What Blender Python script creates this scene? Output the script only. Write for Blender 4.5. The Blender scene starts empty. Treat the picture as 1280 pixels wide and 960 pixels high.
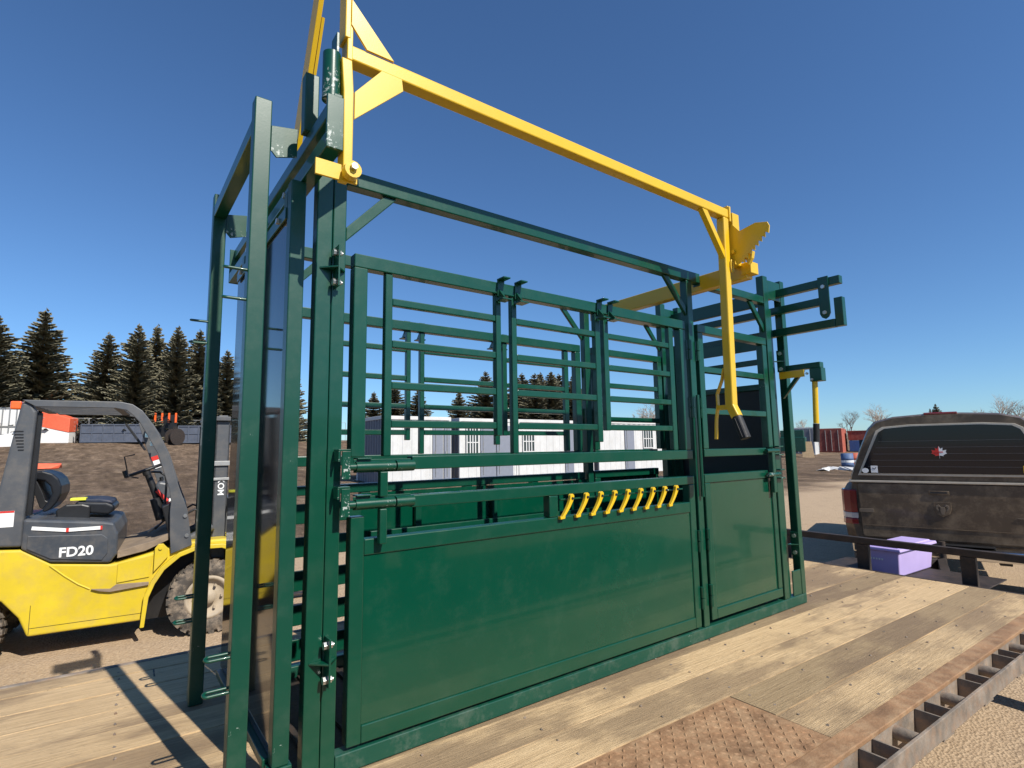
import bpy, bmesh, math, random
from mathutils import Vector, Matrix
random.seed(7)
rad = math.radians
S = bpy.context.scene
COL = S.collection

# ------------------------------------------------------------------ camera
def view_matrix(yaw, pitch, roll):
    f = Vector((math.sin(yaw)*math.cos(pitch), math.cos(yaw)*math.cos(pitch), math.sin(pitch)))
    r = Vector((math.cos(yaw), -math.sin(yaw), 0)); u = r.cross(f)
    r2 = math.cos(roll)*r + math.sin(roll)*u; u2 = -math.sin(roll)*r + math.cos(roll)*u
    return Matrix((r2, u2, -f)).transposed()
cam = bpy.data.cameras.new('camera'); cam_o = bpy.data.objects.new('camera', cam); COL.objects.link(cam_o)
cam.sensor_width = 36; cam.lens = 36*680/1280; cam.clip_end = 4000; cam.clip_start = .02
cam_o.matrix_world = Matrix.Translation((0, -1.8, 1.72)) @ view_matrix(rad(36.581), rad(6.806), rad(-.847)).to_4x4()
S.camera = cam_o

# ------------------------------------------------------------------ world, sun
EL, AZ = rad(44), rad(170)      # sun azimuth measured clockwise from +Y
sun_dir = Vector((math.sin(AZ)*math.cos(EL), math.cos(AZ)*math.cos(EL), math.sin(EL)))
W = bpy.data.worlds.new('World'); S.world = W; W.use_nodes = True
nt = W.node_tree; bg = nt.nodes['Background']
sky = nt.nodes.new('ShaderNodeTexSky'); sky.sky_type = 'NISHITA'; sky.sun_disc = False
sky.sun_elevation = EL; sky.sun_rotation = AZ; sky.altitude = 600; sky.air_density = 1.0; sky.dust_density = .25; sky.ozone_density = 3.0
wb = nt.nodes.new('ShaderNodeMix'); wb.data_type = 'RGBA'; wb.blend_type = 'MULTIPLY'; wb.inputs[0].default_value = 1
wb.inputs[7].default_value = (.78, 1.08, 1.36, 1)      # the camera's white balance on the whole sky
nt.links.new(sky.outputs[0], wb.inputs[6]); nt.links.new(wb.outputs[2], bg.inputs[0]); bg.inputs[1].default_value = .080
sl = bpy.data.lights.new('sun', 'SUN'); sl.energy = 5.0; sl.angle = rad(.5); sl.color = (1, .945, .85)
so = bpy.data.objects.new('sun', sl); COL.objects.link(so)
so.rotation_euler = sun_dir.to_track_quat('Z', 'Y').to_euler(); so.location = (0, -10, 20)
S.view_settings.view_transform = 'Standard'; S.view_settings.look = 'None'
S.view_settings.exposure = 0.3; S.view_settings.gamma = 1
S.render.engine = 'CYCLES'

# ------------------------------------------------------------------ materials
def nodes(name):
    m = bpy.data.materials.new(name); m.use_nodes = True
    return m, m.node_tree, m.node_tree.nodes['Principled BSDF']
def N(t, kind, **kw):
    n = t.nodes.new('ShaderNode'+kind)
    for k, v in kw.items():
        if k in n.inputs: n.inputs[k].default_value = v
        else: setattr(n, k, v)
    return n
def ramp(t, fac, stops):
    r = t.nodes.new('ShaderNodeValToRGB'); e = r.color_ramp.elements
    while len(e) < len(stops): e.new(.5)
    for i, (p, c) in enumerate(stops):
        e[i].position = p; e[i].color = c if len(c) == 4 else (*c, 1)
    t.links.new(fac, r.inputs[0]); return r
def coords(t, scale=(1, 1, 1)):
    tc = t.nodes.new('ShaderNodeTexCoord'); mp = t.nodes.new('ShaderNodeMapping')
    mp.inputs['Scale'].default_value = scale
    t.links.new(tc.outputs['Object'], mp.inputs[0]); return mp.outputs[0]
def mixc(t, fac, a, b):
    mx = t.nodes.new('ShaderNodeMix'); mx.data_type = 'RGBA'
    for sock, v in ((0, fac), (6, a), (7, b)):
        if isinstance(v, (int, float)): mx.inputs[sock].default_value = v
        elif isinstance(v, tuple): mx.inputs[sock].default_value = (*v, 1) if len(v) == 3 else v
        else: t.links.new(v, mx.inputs[sock])
    return mx.outputs[2]
def bump(t, bs, h, strength=.3, dist=.01):
    b = t.nodes.new('ShaderNodeBump'); b.inputs['Strength'].default_value = strength; b.inputs['Distance'].default_value = dist
    t.links.new(h, b.inputs['Height']); t.links.new(b.outputs[0], bs.inputs['Normal']); return b
def mat(name, col, rough=.5, metal=0, coat=0, var=.15, vscale=6, bumps=0, bscale=60, spec=.5, dust=None, dustamt=.0, rvar=.12):
    m, t, bs = nodes(name)
    v = coords(t)
    n1 = N(t, 'TexNoise', Scale=vscale, Detail=6.0, Roughness=.6); t.links.new(v, n1.inputs['Vector'])
    lo = tuple(c*(1-var) for c in col); hi = tuple(min(1, c*(1+var)) for c in col)
    r = ramp(t, n1.outputs[0], [(.3, lo), (.7, hi)])
    out = r.outputs[0]
    if dust:
        n2 = N(t, 'TexNoise', Scale=vscale*1.7+2, Detail=8.0, Roughness=.7); t.links.new(v, n2.inputs['Vector'])
        d = ramp(t, n2.outputs[0], [(.45, (0, 0, 0)), (.75, (dustamt,)*3)])
        out = mixc(t, d.outputs[0], out, dust)
    t.links.new(out, bs.inputs['Base Color'])
    rr = N(t, 'MapRange'); rr.inputs[3].default_value = max(.02, rough-rvar*.5); rr.inputs[4].default_value = min(1, rough+rvar)
    t.links.new(n1.outputs[0], rr.inputs[0]); t.links.new(rr.outputs[0], bs.inputs['Roughness'])
    bs.inputs['Metallic'].default_value = metal; bs.inputs['Coat Weight'].default_value = coat; bs.inputs['Coat Roughness'].default_value = .06
    bs.inputs['Specular IOR Level'].default_value = spec
    if bumps:
        n3 = N(t, 'TexNoise', Scale=float(bscale), Detail=5.0); t.links.new(v, n3.inputs['Vector']); bump(t, bs, n3.outputs[0], bumps)
    return m

def paint(name, col, speck=.0, coat=.25, rough=.3, wavy=.03, dust=.03):
    """glossy enamel over steel: dust, orange peel, scuffs down to pale primer"""
    m, t, bs = nodes(name); v = coords(t)
    n1 = N(t, 'TexNoise', Scale=3.0, Detail=5.0, Roughness=.6); t.links.new(v, n1.inputs['Vector'])
    base = ramp(t, n1.outputs[0], [(.3, tuple(c*.94 for c in col)), (.7, tuple(c*1.06 for c in col))]).outputs[0]
    # light dust film
    n2 = N(t, 'TexNoise', Scale=9.0, Detail=9.0, Roughness=.75); t.links.new(v, n2.inputs['Vector'])
    d = ramp(t, n2.outputs[0], [(.5, (0, 0, 0)), (.8, (dust,)*3)])
    out = mixc(t, d.outputs[0], base, (.42, .40, .34))
    # scuffs
    n3 = N(t, 'TexNoise', Scale=85.0, Detail=4.0, Roughness=.7); t.links.new(v, n3.inputs['Vector'])
    n4 = N(t, 'TexNoise', Scale=5.0, Detail=3.0); t.links.new(v, n4.inputs['Vector'])
    ad = N(t, 'Math', operation='MULTIPLY'); t.links.new(n3.outputs[0], ad.inputs[0]); t.links.new(n4.outputs[0], ad.inputs[1])
    th = .46-speck*.2
    s = ramp(t, ad.outputs[0], [(th, (0, 0, 0)), (th+.02, (.85,)*3)])
    out = mixc(t, s.outputs[0], out, (.46, .50, .46))
    t.links.new(out, bs.inputs['Base Color'])
    rr = N(t, 'MapRange'); rr.inputs[3].default_value = rough-.08; rr.inputs[4].default_value = rough+.14
    t.links.new(n2.outputs[0], rr.inputs[0]); t.links.new(rr.outputs[0], bs.inputs['Roughness'])
    bs.inputs['Coat Weight'].default_value = coat; bs.inputs['Coat Roughness'].default_value = .05
    n5 = N(t, 'TexNoise', Scale=2.2, Detail=2.0); t.links.new(v, n5.inputs['Vector'])
    b = bump(t, bs, n5.outputs[0], wavy, .05)
    n6 = N(t, 'TexNoise', Scale=220.0, Detail=2.0); t.links.new(v, n6.inputs['Vector'])
    b2 = t.nodes.new('ShaderNodeBump'); b2.inputs['Strength'].default_value = .05; b2.inputs['Distance'].default_value = .002
    t.links.new(n6.outputs[0], b2.inputs['Height']); t.links.new(b.outputs[0], b2.inputs['Normal']); t.links.new(b2.outputs[0], bs.inputs['Normal'])
    return m
GREEN = (.001, .053, .028)
M = {}
M['green'] = paint('green_enamel', GREEN, -.05)
M['green_worn'] = paint('green_enamel_scuffed', GREEN, .60)
M['green_sheet'] = paint('green_enamel_sheet', GREEN, -.2, coat=.45, rough=.16, wavy=.10, dust=.03)
M['green_dull'] = paint('green_enamel_weathered', (.0015, .053, .030), .2, coat=.15, rough=.36, dust=.05)
M['green_base'] = paint('green_enamel_grimy', (.004, .06, .037), .1, coat=.1, rough=.42, dust=.22)
M['yellow'] = paint('yellow_enamel', (.70, .44, .010), -.6, coat=.25, rough=.35)
M['fork_yellow'] = mat('forklift_yellow', (.62, .46, .022), .42, coat=.2, var=.1, vscale=3, dust=(.40, .28, .12), dustamt=.45)
M['fork_grey'] = mat('forklift_grey', (.075, .08, .088), .45, coat=.1, var=.12, vscale=4, dust=(.25, .21, .16), dustamt=.3)
M['fork_cover'] = mat('forklift_cover_plastic', (.052, .06, .072), .38, coat=.15, var=.15, vscale=5, dust=(.22, .18, .13), dustamt=.3)
M['steel'] = mat('zinc_bolt', (.62, .62, .6), .3, metal=.9, var=.1)
M['chrome'] = mat('bright_rod', (.7, .7, .7), .15, metal=1)
M['black'] = mat('black_plastic', (.012, .012, .013), .42, var=.2, bumps=.05)
M['black_gloss'] = mat('black_gloss_sheet', (.008, .009, .010), .05, var=.3, coat=0, spec=.45, rvar=.03, dust=(.2, .17, .13), dustamt=.1)
M['rubber'] = mat('rubber_grip', (.012, .012, .013), .55, bumps=.2, bscale=40)
M['tyre'] = mat('dusty_tyre', (.07, .06, .05), .85, var=.3, vscale=9, bumps=.35, bscale=30, dust=(.36, .28, .20), dustamt=.95)
M['rim'] = mat('dusty_cream_rim', (.40, .33, .24), .7, var=.2, dust=(.2, .15, .1), dustamt=.6)
M['seat'] = mat('seat_vinyl', (.012, .013, .016), .32, var=.2, bumps=.05, bscale=120)
M['seat_pad'] = mat('seat_blue_pad', (.012, .022, .05), .6, var=.3, bumps=.1, dust=(.2, .16, .12), dustamt=.3)
M['dusty'] = mat('dusty_floor_mat', (.24, .18, .125), .9, var=.25, bumps=.3)
M['white_paint'] = mat('white_decal', (.8, .8, .78), .5, var=.03)
M['red_paint'] = mat('red_decal', (.6, .03, .02), .45, var=.05)
M['orange'] = mat('orange_lens', (.85, .12, .01), .25, coat=.6)
M['amber_hi'] = mat('hi_vis_yellow', (.75, .72, .05), .5)
M['truck'] = mat('bronze_truck_paint', (.085, .058, .035), .42, metal=.1, coat=.2, var=.1, vscale=2, dust=(.27, .20, .125), dustamt=.8)
M['truck_trim'] = mat('champagne_trim', (.60, .53, .42), .35, metal=.3, dust=(.42, .35, .25), dustamt=.5)
M['glass'] = mat('tinted_glass', (.006, .006, .012), .06, coat=0, var=.1, rvar=.03, spec=.4)
M['taillight'] = mat('red_lens', (.20, .012, .012), .2, coat=.7)
M['lens_clear'] = mat('clear_lens', (.55, .5, .46), .2, coat=.6)
M['purple'] = mat('purple_tote_plastic', (.50, .40, .72), .42, var=.05, coat=.1)
M['rust'] = mat('rusty_steel', (.27, .15, .075), .8, var=.4, vscale=7, bumps=.35, bscale=70, dust=(.36, .25, .145), dustamt=.8)
M['oldsteel'] = mat('worn_trailer_steel', (.21, .175, .14), .75, metal=0, var=.45, vscale=9, bumps=.25, dust=(.30, .17, .09), dustamt=.7)
M['darksteel'] = mat('dark_trailer_steel', (.035, .028, .024), .6, metal=.2, var=.35, vscale=8, bumps=.2, dust=(.10, .06, .04), dustamt=.5)
M['cab_white'] = mat('cabin_white_cladding', (.60, .595, .58), .55, var=.07, vscale=1.5, dust=(.42, .38, .32), dustamt=.35)
M['cab_grey'] = mat('cabin_shaded_end_grey', (.14, .15, .18), .5, var=.1, vscale=2)
M['cab_door'] = mat('cabin_blue_grey_door', (.21, .225, .27), .5, var=.06)
M['cab_glass'] = mat('cabin_window_glass', (.02, .03, .03), .1, coat=1)
M['bin'] = mat('bin_blue_grey', (.075, .09, .125), .6, var=.15, vscale=1.5, dust=(.2, .17, .14), dustamt=.3)
M['bin_dark'] = mat('reflected_trailer_charcoal', (.035, .035, .04), .5, var=.15)
M['orange_dull'] = mat('weathered_orange', (.45, .10, .055), .6, var=.2)
M['blue_dull'] = mat('weathered_blue', (.07, .12, .24), .6, var=.2)
M['badge'] = mat('dull_badge', (.15, .115, .08), .5)
M['line'] = mat('defroster_line', (.10, .095, .10), .5)
M['red_cont'] = mat('red_container_paint', (.20, .035, .025), .6, var=.2, vscale=1.2, dust=(.35, .18, .13), dustamt=.5)
M['red_light'] = mat('faded_and_sunlit_red', (.42, .11, .07), .65, var=.2, vscale=2)  # paler red: sunlight put into the container side, also the faded rack
M['blue'] = mat('blue_paint', (.03, .09, .26), .5, var=.2)
M['plywood'] = mat('plywood', (.52, .36, .2), .8, var=.15)
M['tarp_orange'] = mat('orange_tarp', (.75, .13, .06), .55, var=.1, bumps=.3, bscale=4)
M['tarp_white'] = mat('white_tarp', (.75, .74, .72), .6, var=.06, bumps=.3, bscale=4)
M['galv'] = mat('galvanised_fence', (.36, .36, .35), .5, metal=.5)
M['bark'] = mat('spruce_bark', (.10, .07, .05), .9, var=.3, bumps=.4, bscale=12)
M['twig'] = mat('bare_twigs', (.36, .29, .23), .9, var=.25)
M['hedge'] = mat('leafless_brush', (.20, .16, .125), .95, var=.35, vscale=2)

def needles():
    m, t, bs = nodes('spruce_needles'); v = coords(t)
    a = N(t, 'TexNoise', Scale=1.3, Detail=5.0, Roughness=.7); t.links.new(v, a.inputs['Vector'])
    r = ramp(t, a.outputs[0], [(.3, (.12, .11, .065)), (.5, (.16, .145, .09)), (.72, (.21, .185, .12))])
    t.links.new(r.outputs[0], bs.inputs['Base Color']); bs.inputs['Roughness'].default_value = .8
    return m
M['needles'] = needles()

def wood():
    m, t, bs = nodes('weathered_deck_planks')
    tc = t.nodes.new('ShaderNodeTexCoord'); sp = N(t, 'SeparateXYZ'); t.links.new(tc.outputs['Object'], sp.inputs[0])
    PW = .197
    a = N(t, 'Math', operation='ADD'); a.inputs[1].default_value = .83; t.links.new(sp.outputs[1], a.inputs[0])
    b = N(t, 'Math', operation='DIVIDE'); b.inputs[1].default_value = PW; t.links.new(a.outputs[0], b.inputs[0])
    fl = N(t, 'Math', operation='FLOOR'); t.links.new(b.outputs[0], fl.inputs[0])
    wn = N(t, 'TexWhiteNoise', noise_dimensions='1D'); t.links.new(fl.outputs[0], wn.inputs['W'])
    # grain, stretched along the boards and shifted per board
    off = N(t, 'CombineXYZ'); m7 = N(t, 'Math', operation='MULTIPLY'); m7.inputs[1].default_value = 17.3; t.links.new(fl.outputs[0], m7.inputs[0]); t.links.new(m7.outputs[0], off.inputs[0]); t.links.new(m7.outputs[0], off.inputs[2])
    va = N(t, 'VectorMath', operation='ADD'); t.links.new(tc.outputs['Object'], va.inputs[0]); t.links.new(off.outputs[0], va.inputs[1])
    def stretched(sx, sy, scale, det, rough=.6):
        mp = t.nodes.new('ShaderNodeMapping'); mp.inputs['Scale'].default_value = (sx, sy, 1); t.links.new(va.outputs[0], mp.inputs[0])
        n = N(t, 'TexNoise', Scale=scale, Detail=det, Roughness=rough); t.links.new(mp.outputs[0], n.inputs['Vector']); return n
    grain = stretched(1.5, 40, 3.0, 8.0, .7)
    fine = stretched(5, 60, 6.0, 6.0, .7)
    stain = stretched(.55, 1.6, 1.6, 5.0, .62)
    spots = stretched(2.2, 4.0, 2.2, 6.0, .7)
    base = ramp(t, grain.outputs[0], [(.25, (.40, .265, .135)), (.5, (.62, .435, .235)), (.75, (.76, .56, .325))]).outputs[0]
    # per board value
    hsv = N(t, 'HueSaturation'); mr = ramp(t, wn.outputs['Value'], [(0, (.50,)*3), (.22, (.58,)*3), (.30, (.86,)*3), (1, (1.0,)*3)])
    t.links.new(mr.outputs[0], hsv.inputs['Value']); t.links.new(base, hsv.inputs['Color'])
    s = ramp(t, stain.outputs[0], [(.48, (0, 0, 0)), (.56, (.6,)*3), (.75, (.85,)*3)])
    out = mixc(t, s.outputs[0], hsv.outputs[0], (.185, .122, .072))
    s2 = ramp(t, spots.outputs[0], [(.62, (0, 0, 0)), (.72, (.55,)*3)])
    out = mixc(t, s2.outputs[0], out, (.16, .115, .08))
    wide = N(t, 'TexNoise', Scale=1.1, Detail=6.0, Roughness=.65); t.links.new(tc.outputs['Object'], wide.inputs['Vector'])
    s4 = ramp(t, wide.outputs[0], [(.52, (0, 0, 0)), (.66, (.5,)*3)]); out = mixc(t, s4.outputs[0], out, (.20, .135, .08))
    s3 = ramp(t, fine.outputs[0], [(.60, (0, 0, 0)), (.68, (.75,)*3)])
    out = mixc(t, s3.outputs[0], out, (.10, .075, .05))
    t.links.new(out, bs.inputs['Base Color']); bs.inputs['Roughness'].default_value = .88
    ad = N(t, 'Math', operation='ADD'); t.links.new(grain.outputs[0], ad.inputs[0]); t.links.new(fine.outputs[0], ad.inputs[1])
    bump(t, bs, ad.outputs[0], .7, .008)
    return m
M['wood'] = wood()

def ground_mat():
    m, t, bs = nodes('gravel_and_mud')
    tc = t.nodes.new('ShaderNodeTexCoord'); P = tc.outputs['Object']
    sp = N(t, 'SeparateXYZ'); t.links.new(P, sp.inputs[0])
    def noise(scale, det=6.0, rough=.6, sc=(1, 1, 1), rot=0):
        mp = t.nodes.new('ShaderNodeMapping'); mp.inputs['Scale'].default_value = sc; mp.inputs['Rotation'].default_value = (0, 0, rot); t.links.new(P, mp.inputs[0])
        n = N(t, 'TexNoise', Scale=scale, Detail=det, Roughness=rough); t.links.new(mp.outputs[0], n.inputs['Vector']); return n
    big = noise(.35); med = noise(2.5, 8.0, .7); fine = noise(38.0, 6.0, .75); pebble = N(t, 'TexVoronoi', Scale=55.0); t.links.new(P, pebble.inputs['Vector'])
    tracks = noise(.8, 10.0, .75, (1.7, .42, 1), .12)
    grav = ramp(t, fine.outputs[0], [(.3, (.33, .235, .15)), (.5, (.43, .315, .205)), (.7, (.54, .41, .275))]).outputs[0]
    pv = ramp(t, pebble.outputs['Color'], [(.0, (.62,)*3), (1, (1.15,)*3)])
    mm = t.nodes.new('ShaderNodeMix'); mm.data_type = 'RGBA'; mm.blend_type = 'MULTIPLY'; mm.inputs[0].default_value = .35
    t.links.new(grav, mm.inputs[6]); t.links.new(pv.outputs[0], mm.inputs[7]); grav = mm.outputs[2]
    st = ramp(t, med.outputs[0], [(.55, (0, 0, 0)), (.75, (.45,)*3)]); grav = mixc(t, st.outputs[0], grav, (.17, .125, .09))
    mud = ramp(t, tracks.outputs[0], [(.30, (.10, .064, .04)), (.44, (.20, .135, .082)), (.54, (.30, .205, .13)), (.68, (.46, .33, .215))]).outputs[0]
    md = ramp(t, med.outputs[0], [(.42, (0, 0, 0)), (.62, (.55,)*3)]); mud = mixc(t, md.outputs[0], mud, (.075, .052, .04))
    # where the mud field begins (world y about 7 m), ragged
    k = N(t, 'Math', operation='MULTIPLY'); k.inputs[1].default_value = 5.0; t.links.new(big.outputs[0], k.inputs[0])
    k3 = N(t, 'Math', operation='MULTIPLY'); k3.inputs[1].default_value = 2.2; t.links.new(tracks.outputs[0], k3.inputs[0])
    a = N(t, 'Math', operation='ADD'); t.links.new(sp.outputs[1], a.inputs[0]); t.links.new(k.outputs[0], a.inputs[1])
    a2 = N(t, 'Math', operation='ADD'); t.links.new(a.outputs[0], a2.inputs[0]); t.links.new(k3.outputs[0], a2.inputs[1])
    mr = N(t, 'MapRange'); mr.inputs[1].default_value = 10.3; mr.inputs[2].default_value = 12.2; t.links.new(a2.outputs[0], mr.inputs[0])
    out = mixc(t, mr.outputs[0], grav, mud)
    t.links.new(out, bs.inputs['Base Color']); bs.inputs['Roughness'].default_value = .95; bs.inputs['Specular IOR Level'].default_value = .2
    h = N(t, 'Math', operation='ADD'); t.links.new(fine.outputs[0], h.inputs[0]); t.links.new(pebble.outputs[0], h.inputs[1])
    b1 = bump(t, bs, h.outputs[0], .55, .02)
    b2 = t.nodes.new('ShaderNodeBump'); b2.inputs['Distance'].default_value = .5; t.links.new(mr.outputs[0], b2.inputs['Strength'])
    t.links.new(tracks.outputs[0], b2.inputs['Height']); t.links.new(b1.outputs[0], b2.inputs['Normal']); t.links.new(b2.outputs[0], bs.inputs['Normal'])
    return m
M['ground'] = ground_mat()

# ------------------------------------------------------------------ mesh builder
class MB:
    def __init__(s): s.v = []; s.f = []; s.sm = []
    def add(s, vs, fs, smooth=False):
        o = len(s.v); s.v += [tuple(v) for v in vs]; s.f += [tuple(i+o for i in f) for f in fs]; s.sm += [smooth]*len(fs); return s
    def box(s, x0, x1, y0, y1, z0, z1):
        return s.add([(x0, y0, z0), (x1, y0, z0), (x1, y1, z0), (x0, y1, z0), (x0, y0, z1), (x1, y0, z1), (x1, y1, z1), (x0, y1, z1)],
                     [(0, 3, 2, 1), (4, 5, 6, 7), (0, 1, 5, 4), (1, 2, 6, 5), (2, 3, 7, 6), (3, 0, 4, 7)])
    def bar(s, a, b, w, h, up=(0, 0, 1)):
        """rectangular bar from a to b: w across, h along 'up'"""
        a, b = Vector(a), Vector(b); d = (b-a).normalized(); u = Vector(up); r = d.cross(u)
        if r.length < 1e-4: r = d.cross(Vector((1, 0, 0)))
        r.normalize(); u = r.cross(d).normalized()
        vs = []
        for p in (a, b):
            for i, j in ((-1, -1), (1, -1), (1, 1), (-1, 1)): vs.append(p + r*(i*w/2) + u*(j*h/2))
        return s.add(vs, [(0, 3, 2, 1), (4, 5, 6, 7), (0, 1, 5, 4), (1, 2, 6, 5), (2, 3, 7, 6), (3, 0, 4, 7)])
    def cyl(s, a, b, r, r2=None, n=14, smooth=True):
        a, b = Vector(a), Vector(b); d = (b-a).normalized(); r2 = r if r2 is None else r2
        p = d.orthogonal().normalized(); q = d.cross(p)
        o = len(s.v); vs = []
        for c, rr in ((a, r), (b, r2)):
            for i in range(n):
                t = 2*math.pi*i/n; vs.append(c + (p*math.cos(t) + q*math.sin(t))*rr)
        s.add(vs, [(i, (i+1) % n, n+(i+1) % n, n+i) for i in range(n)], smooth)
        s.add([vs[i] for i in range(n)], [tuple(reversed(range(n)))]); s.add([vs[n+i] for i in range(n)], [tuple(range(n))]); return s
    def tube(s, pts, r, n=10, closed=False):
        P = [Vector(p) for p in pts]; k = len(P); rings = []; prev = None
        for i in range(k):
            if closed: d = (P[(i+1) % k]-P[i-1]).normalized()
            else: d = (P[min(i+1, k-1)]-P[max(i-1, 0)]).normalized()
            p = d.orthogonal().normalized() if prev is None else (prev - d*prev.dot(d)).normalized()
            prev = p; q = d.cross(p); rings.append([P[i] + (p*math.cos(2*math.pi*j/n)+q*math.sin(2*math.pi*j/n))*r for j in range(n)])
        vs = [v for rg in rings for v in rg]; fs = []
        for i in range(k if closed else k-1):
            a, b = i*n, ((i+1) % k)*n
            for j in range(n): fs.append((a+j, a+(j+1) % n, b+(j+1) % n, b+j))
        s.add(vs, fs, True)
        if not closed: s.add(rings[0], [tuple(reversed(range(n)))]); s.add(rings[-1], [tuple(range(n))])
        return s
    def prism(s, pts, axis, a, b):
        """outline pts (u,v) pushed along axis from a to b: axis 'y' -> (u,.,v); 'x' -> (.,u,v); 'z' -> (u,v,.)"""
        f = {'y': lambda u, v, w: (u, w, v), 'x': lambda u, v, w: (w, u, v), 'z': lambda u, v, w: (u, v, w)}[axis]
        n = len(pts); vs = [f(u, v, a) for u, v in pts]+[f(u, v, b) for u, v in pts]
        return s.add(vs, [tuple(range(n)), tuple(range(2*n-1, n-1, -1))]+[(i, n+i, n+(i+1) % n, (i+1) % n) for i in range(n)])
    def lathe(s, prof, c, axis='y', n=32):
        """profile (r, w) about an axis through c"""
        c = Vector(c); k = len(prof); vs = []
        for i in range(n):
            t = 2*math.pi*i/n
            for r, w in prof:
                u, v = r*math.cos(t), r*math.sin(t)
                vs.append(c + Vector({'y': (u, w, v), 'z': (u, v, w), 'x': (w, u, v)}[axis]))
        return s.add(vs, [(i*k+j, i*k+j+1, ((i+1) % n)*k+j+1, ((i+1) % n)*k+j) for i in range(n) for j in range(k-1)], True)
    def build(s, name, m, parent=None, off=(0, 0, 0), bevel=0, seg=2, label=None, center=True):
        me = bpy.data.meshes.new(name); off = Vector(off)
        vs = [Vector(v)-off for v in s.v]
        if center and parent is not None:
            lo = Vector([min(v[i] for v in vs) for i in range(3)]); hi = Vector([max(v[i] for v in vs) for i in range(3)]); c = (lo+hi)/2
        else: c = Vector((0, 0, 0))
        me.from_pydata([v-c for v in vs], [], s.f)
        me.polygons.foreach_set('use_smooth', s.sm)
        bm = bmesh.new(); bm.from_mesh(me); bmesh.ops.recalc_face_normals(bm, faces=bm.faces); bm.to_mesh(me); bm.free()
        me.materials.append(M[m] if isinstance(m, str) else m)
        o = bpy.data.objects.new(name, me); COL.objects.link(o); o.location = c
        if parent is not None:
            o.parent = parent
            if parent.type == 'MESH':       # sub-part: stay in the thing's own space
                o.location = c - parent.location
        if bevel:
            b = o.modifiers.new('bevel', 'BEVEL'); b.width = bevel; b.segments = seg; b.limit_method = 'ANGLE'; b.angle_limit = rad(40); b.harden_normals = False
        if label: o['label'] = label
        return o
def tag(o, label=None, cat=None, group=None, kind=None):
    if label: o['label'] = label
    if cat: o['category'] = cat
    if group: o['group'] = group
    if kind: o['kind'] = kind
    return o
def empty(name, loc, rz, label, cat, group=None):
    o = bpy.data.objects.new(name, None); COL.objects.link(o); o.location = loc; o.rotation_euler.z = rz; o.empty_display_size = .2
    return tag(o, label, cat, group)
def copy_tree(o, parent=None):
    c = o.copy(); COL.objects.link(c); c.parent = parent
    for ch in [x for x in bpy.data.objects if x.parent == o]: copy_tree(ch, c)
    return c
def text(name, body, size, m, parent, loc, rot, sx=1, bold=0, ext=.001):
    cu = bpy.data.curves.new(name, 'FONT'); cu.body = body; cu.size = size; cu.extrude = ext; cu.offset = bold; cu.align_x = 'CENTER'; cu.align_y = 'CENTER'
    tmp = bpy.data.objects.new('tmp', cu); COL.objects.link(tmp)
    me = bpy.data.meshes.new_from_object(tmp.evaluated_get(bpy.context.evaluated_depsgraph_get())); bpy.data.objects.remove(tmp)
    me.name = name; me.materials.clear(); me.materials.append(M[m])
    o = bpy.data.objects.new(name, me); COL.objects.link(o); o.parent = parent
    o.location = Vector(loc) - (parent.location if parent.type == 'MESH' else Vector()); o.rotation_euler = rot; o.scale = (sx, 1, 1); return o

# ------------------------------------------------------------------ ground
def T(x, y):
    yc = min(max(y, -20), 75); e = min(max(y, 10), 75)-10
    return .026*yc+.002*min(max(x, -150), 150)+.00031*e*e
def make_ground():
    xs = [-900, -400, -200, -120]+[-90+3*i for i in range(75)]+[160, 250, 500, 900]
    ys = [-400, -100, -40]+[-20+1.5*i for i in range(70)]+[90, 120, 200, 450, 900]
    vs = []; fs = []; rnd = random.Random(3)
    for y in ys:
        for x in xs:
            z = T(x, y)
            if 11 < y < 70 and -60 < x < 60: z += (rnd.random()-.5)*.22
            vs.append((x, y, z))
    nx = len(xs)
    for j in range(len(ys)-1):
        for i in range(nx-1): fs.append((j*nx+i, j*nx+i+1, (j+1)*nx+i+1, (j+1)*nx+i))
    o = MB().add(vs, fs, True).build('ground', 'ground'); tag(o, 'sandy gravel yard giving way to churned brown mud', kind='structure')
make_ground()

# ------------------------------------------------------------------ trailer (local frame: x along the deck, z absolute)
TR = rad(-1.6)
tr = empty('flatbed_trailer', (2.1, 0, 0), TR, 'flatbed trailer with weathered plank deck carrying the green chute', 'trailer')
def tl(p):      # world -> trailer local
    x, y, z = p; x -= 2.1; return (x*math.cos(-TR)-y*math.sin(-TR), x*math.sin(-TR)+y*math.cos(-TR), z)
DX0, DX1, DY0, DY1, DZ = -5.2, 2.84, -.83, 1.47, .716
mb = MB(); PW = .197; nb = 12
for i in range(nb):
    y0 = DY0+i*PW; y1 = y0+PW-.0045
    if i == nb-1: y1 = DY1
    segs = [(DX0, DX1)]
    if i < 2: segs = [(-.005 if i == 0 else -.005, DX1), (DX0, -2.0)]
    for a, b in segs:
        dz = random.uniform(-.003, .002); mb.box(a, b, y0, y1, DZ-.045+dz, DZ+dz-.0005)
deck = mb.build('plank_deck', 'wood', tr, center=False, bevel=.0012)
# screw heads over the cross members
mb = MB(); x = DX0+.225
while x < DX1:
    for i in range(nb):
        for dy in (.045, .15):
            yy = DY0+i*PW+dy
            if yy < DY1-.01 and not (yy < -.44 and -2.0 < x < -.005): mb.cyl((x+random.uniform(-.006, .006), yy, DZ-.002), (x, yy, DZ+.0012), .0055, n=7, smooth=False)
    x += .42
tag(mb.build('deck_screws', 'oldsteel', tr), kind='stuff')
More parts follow.
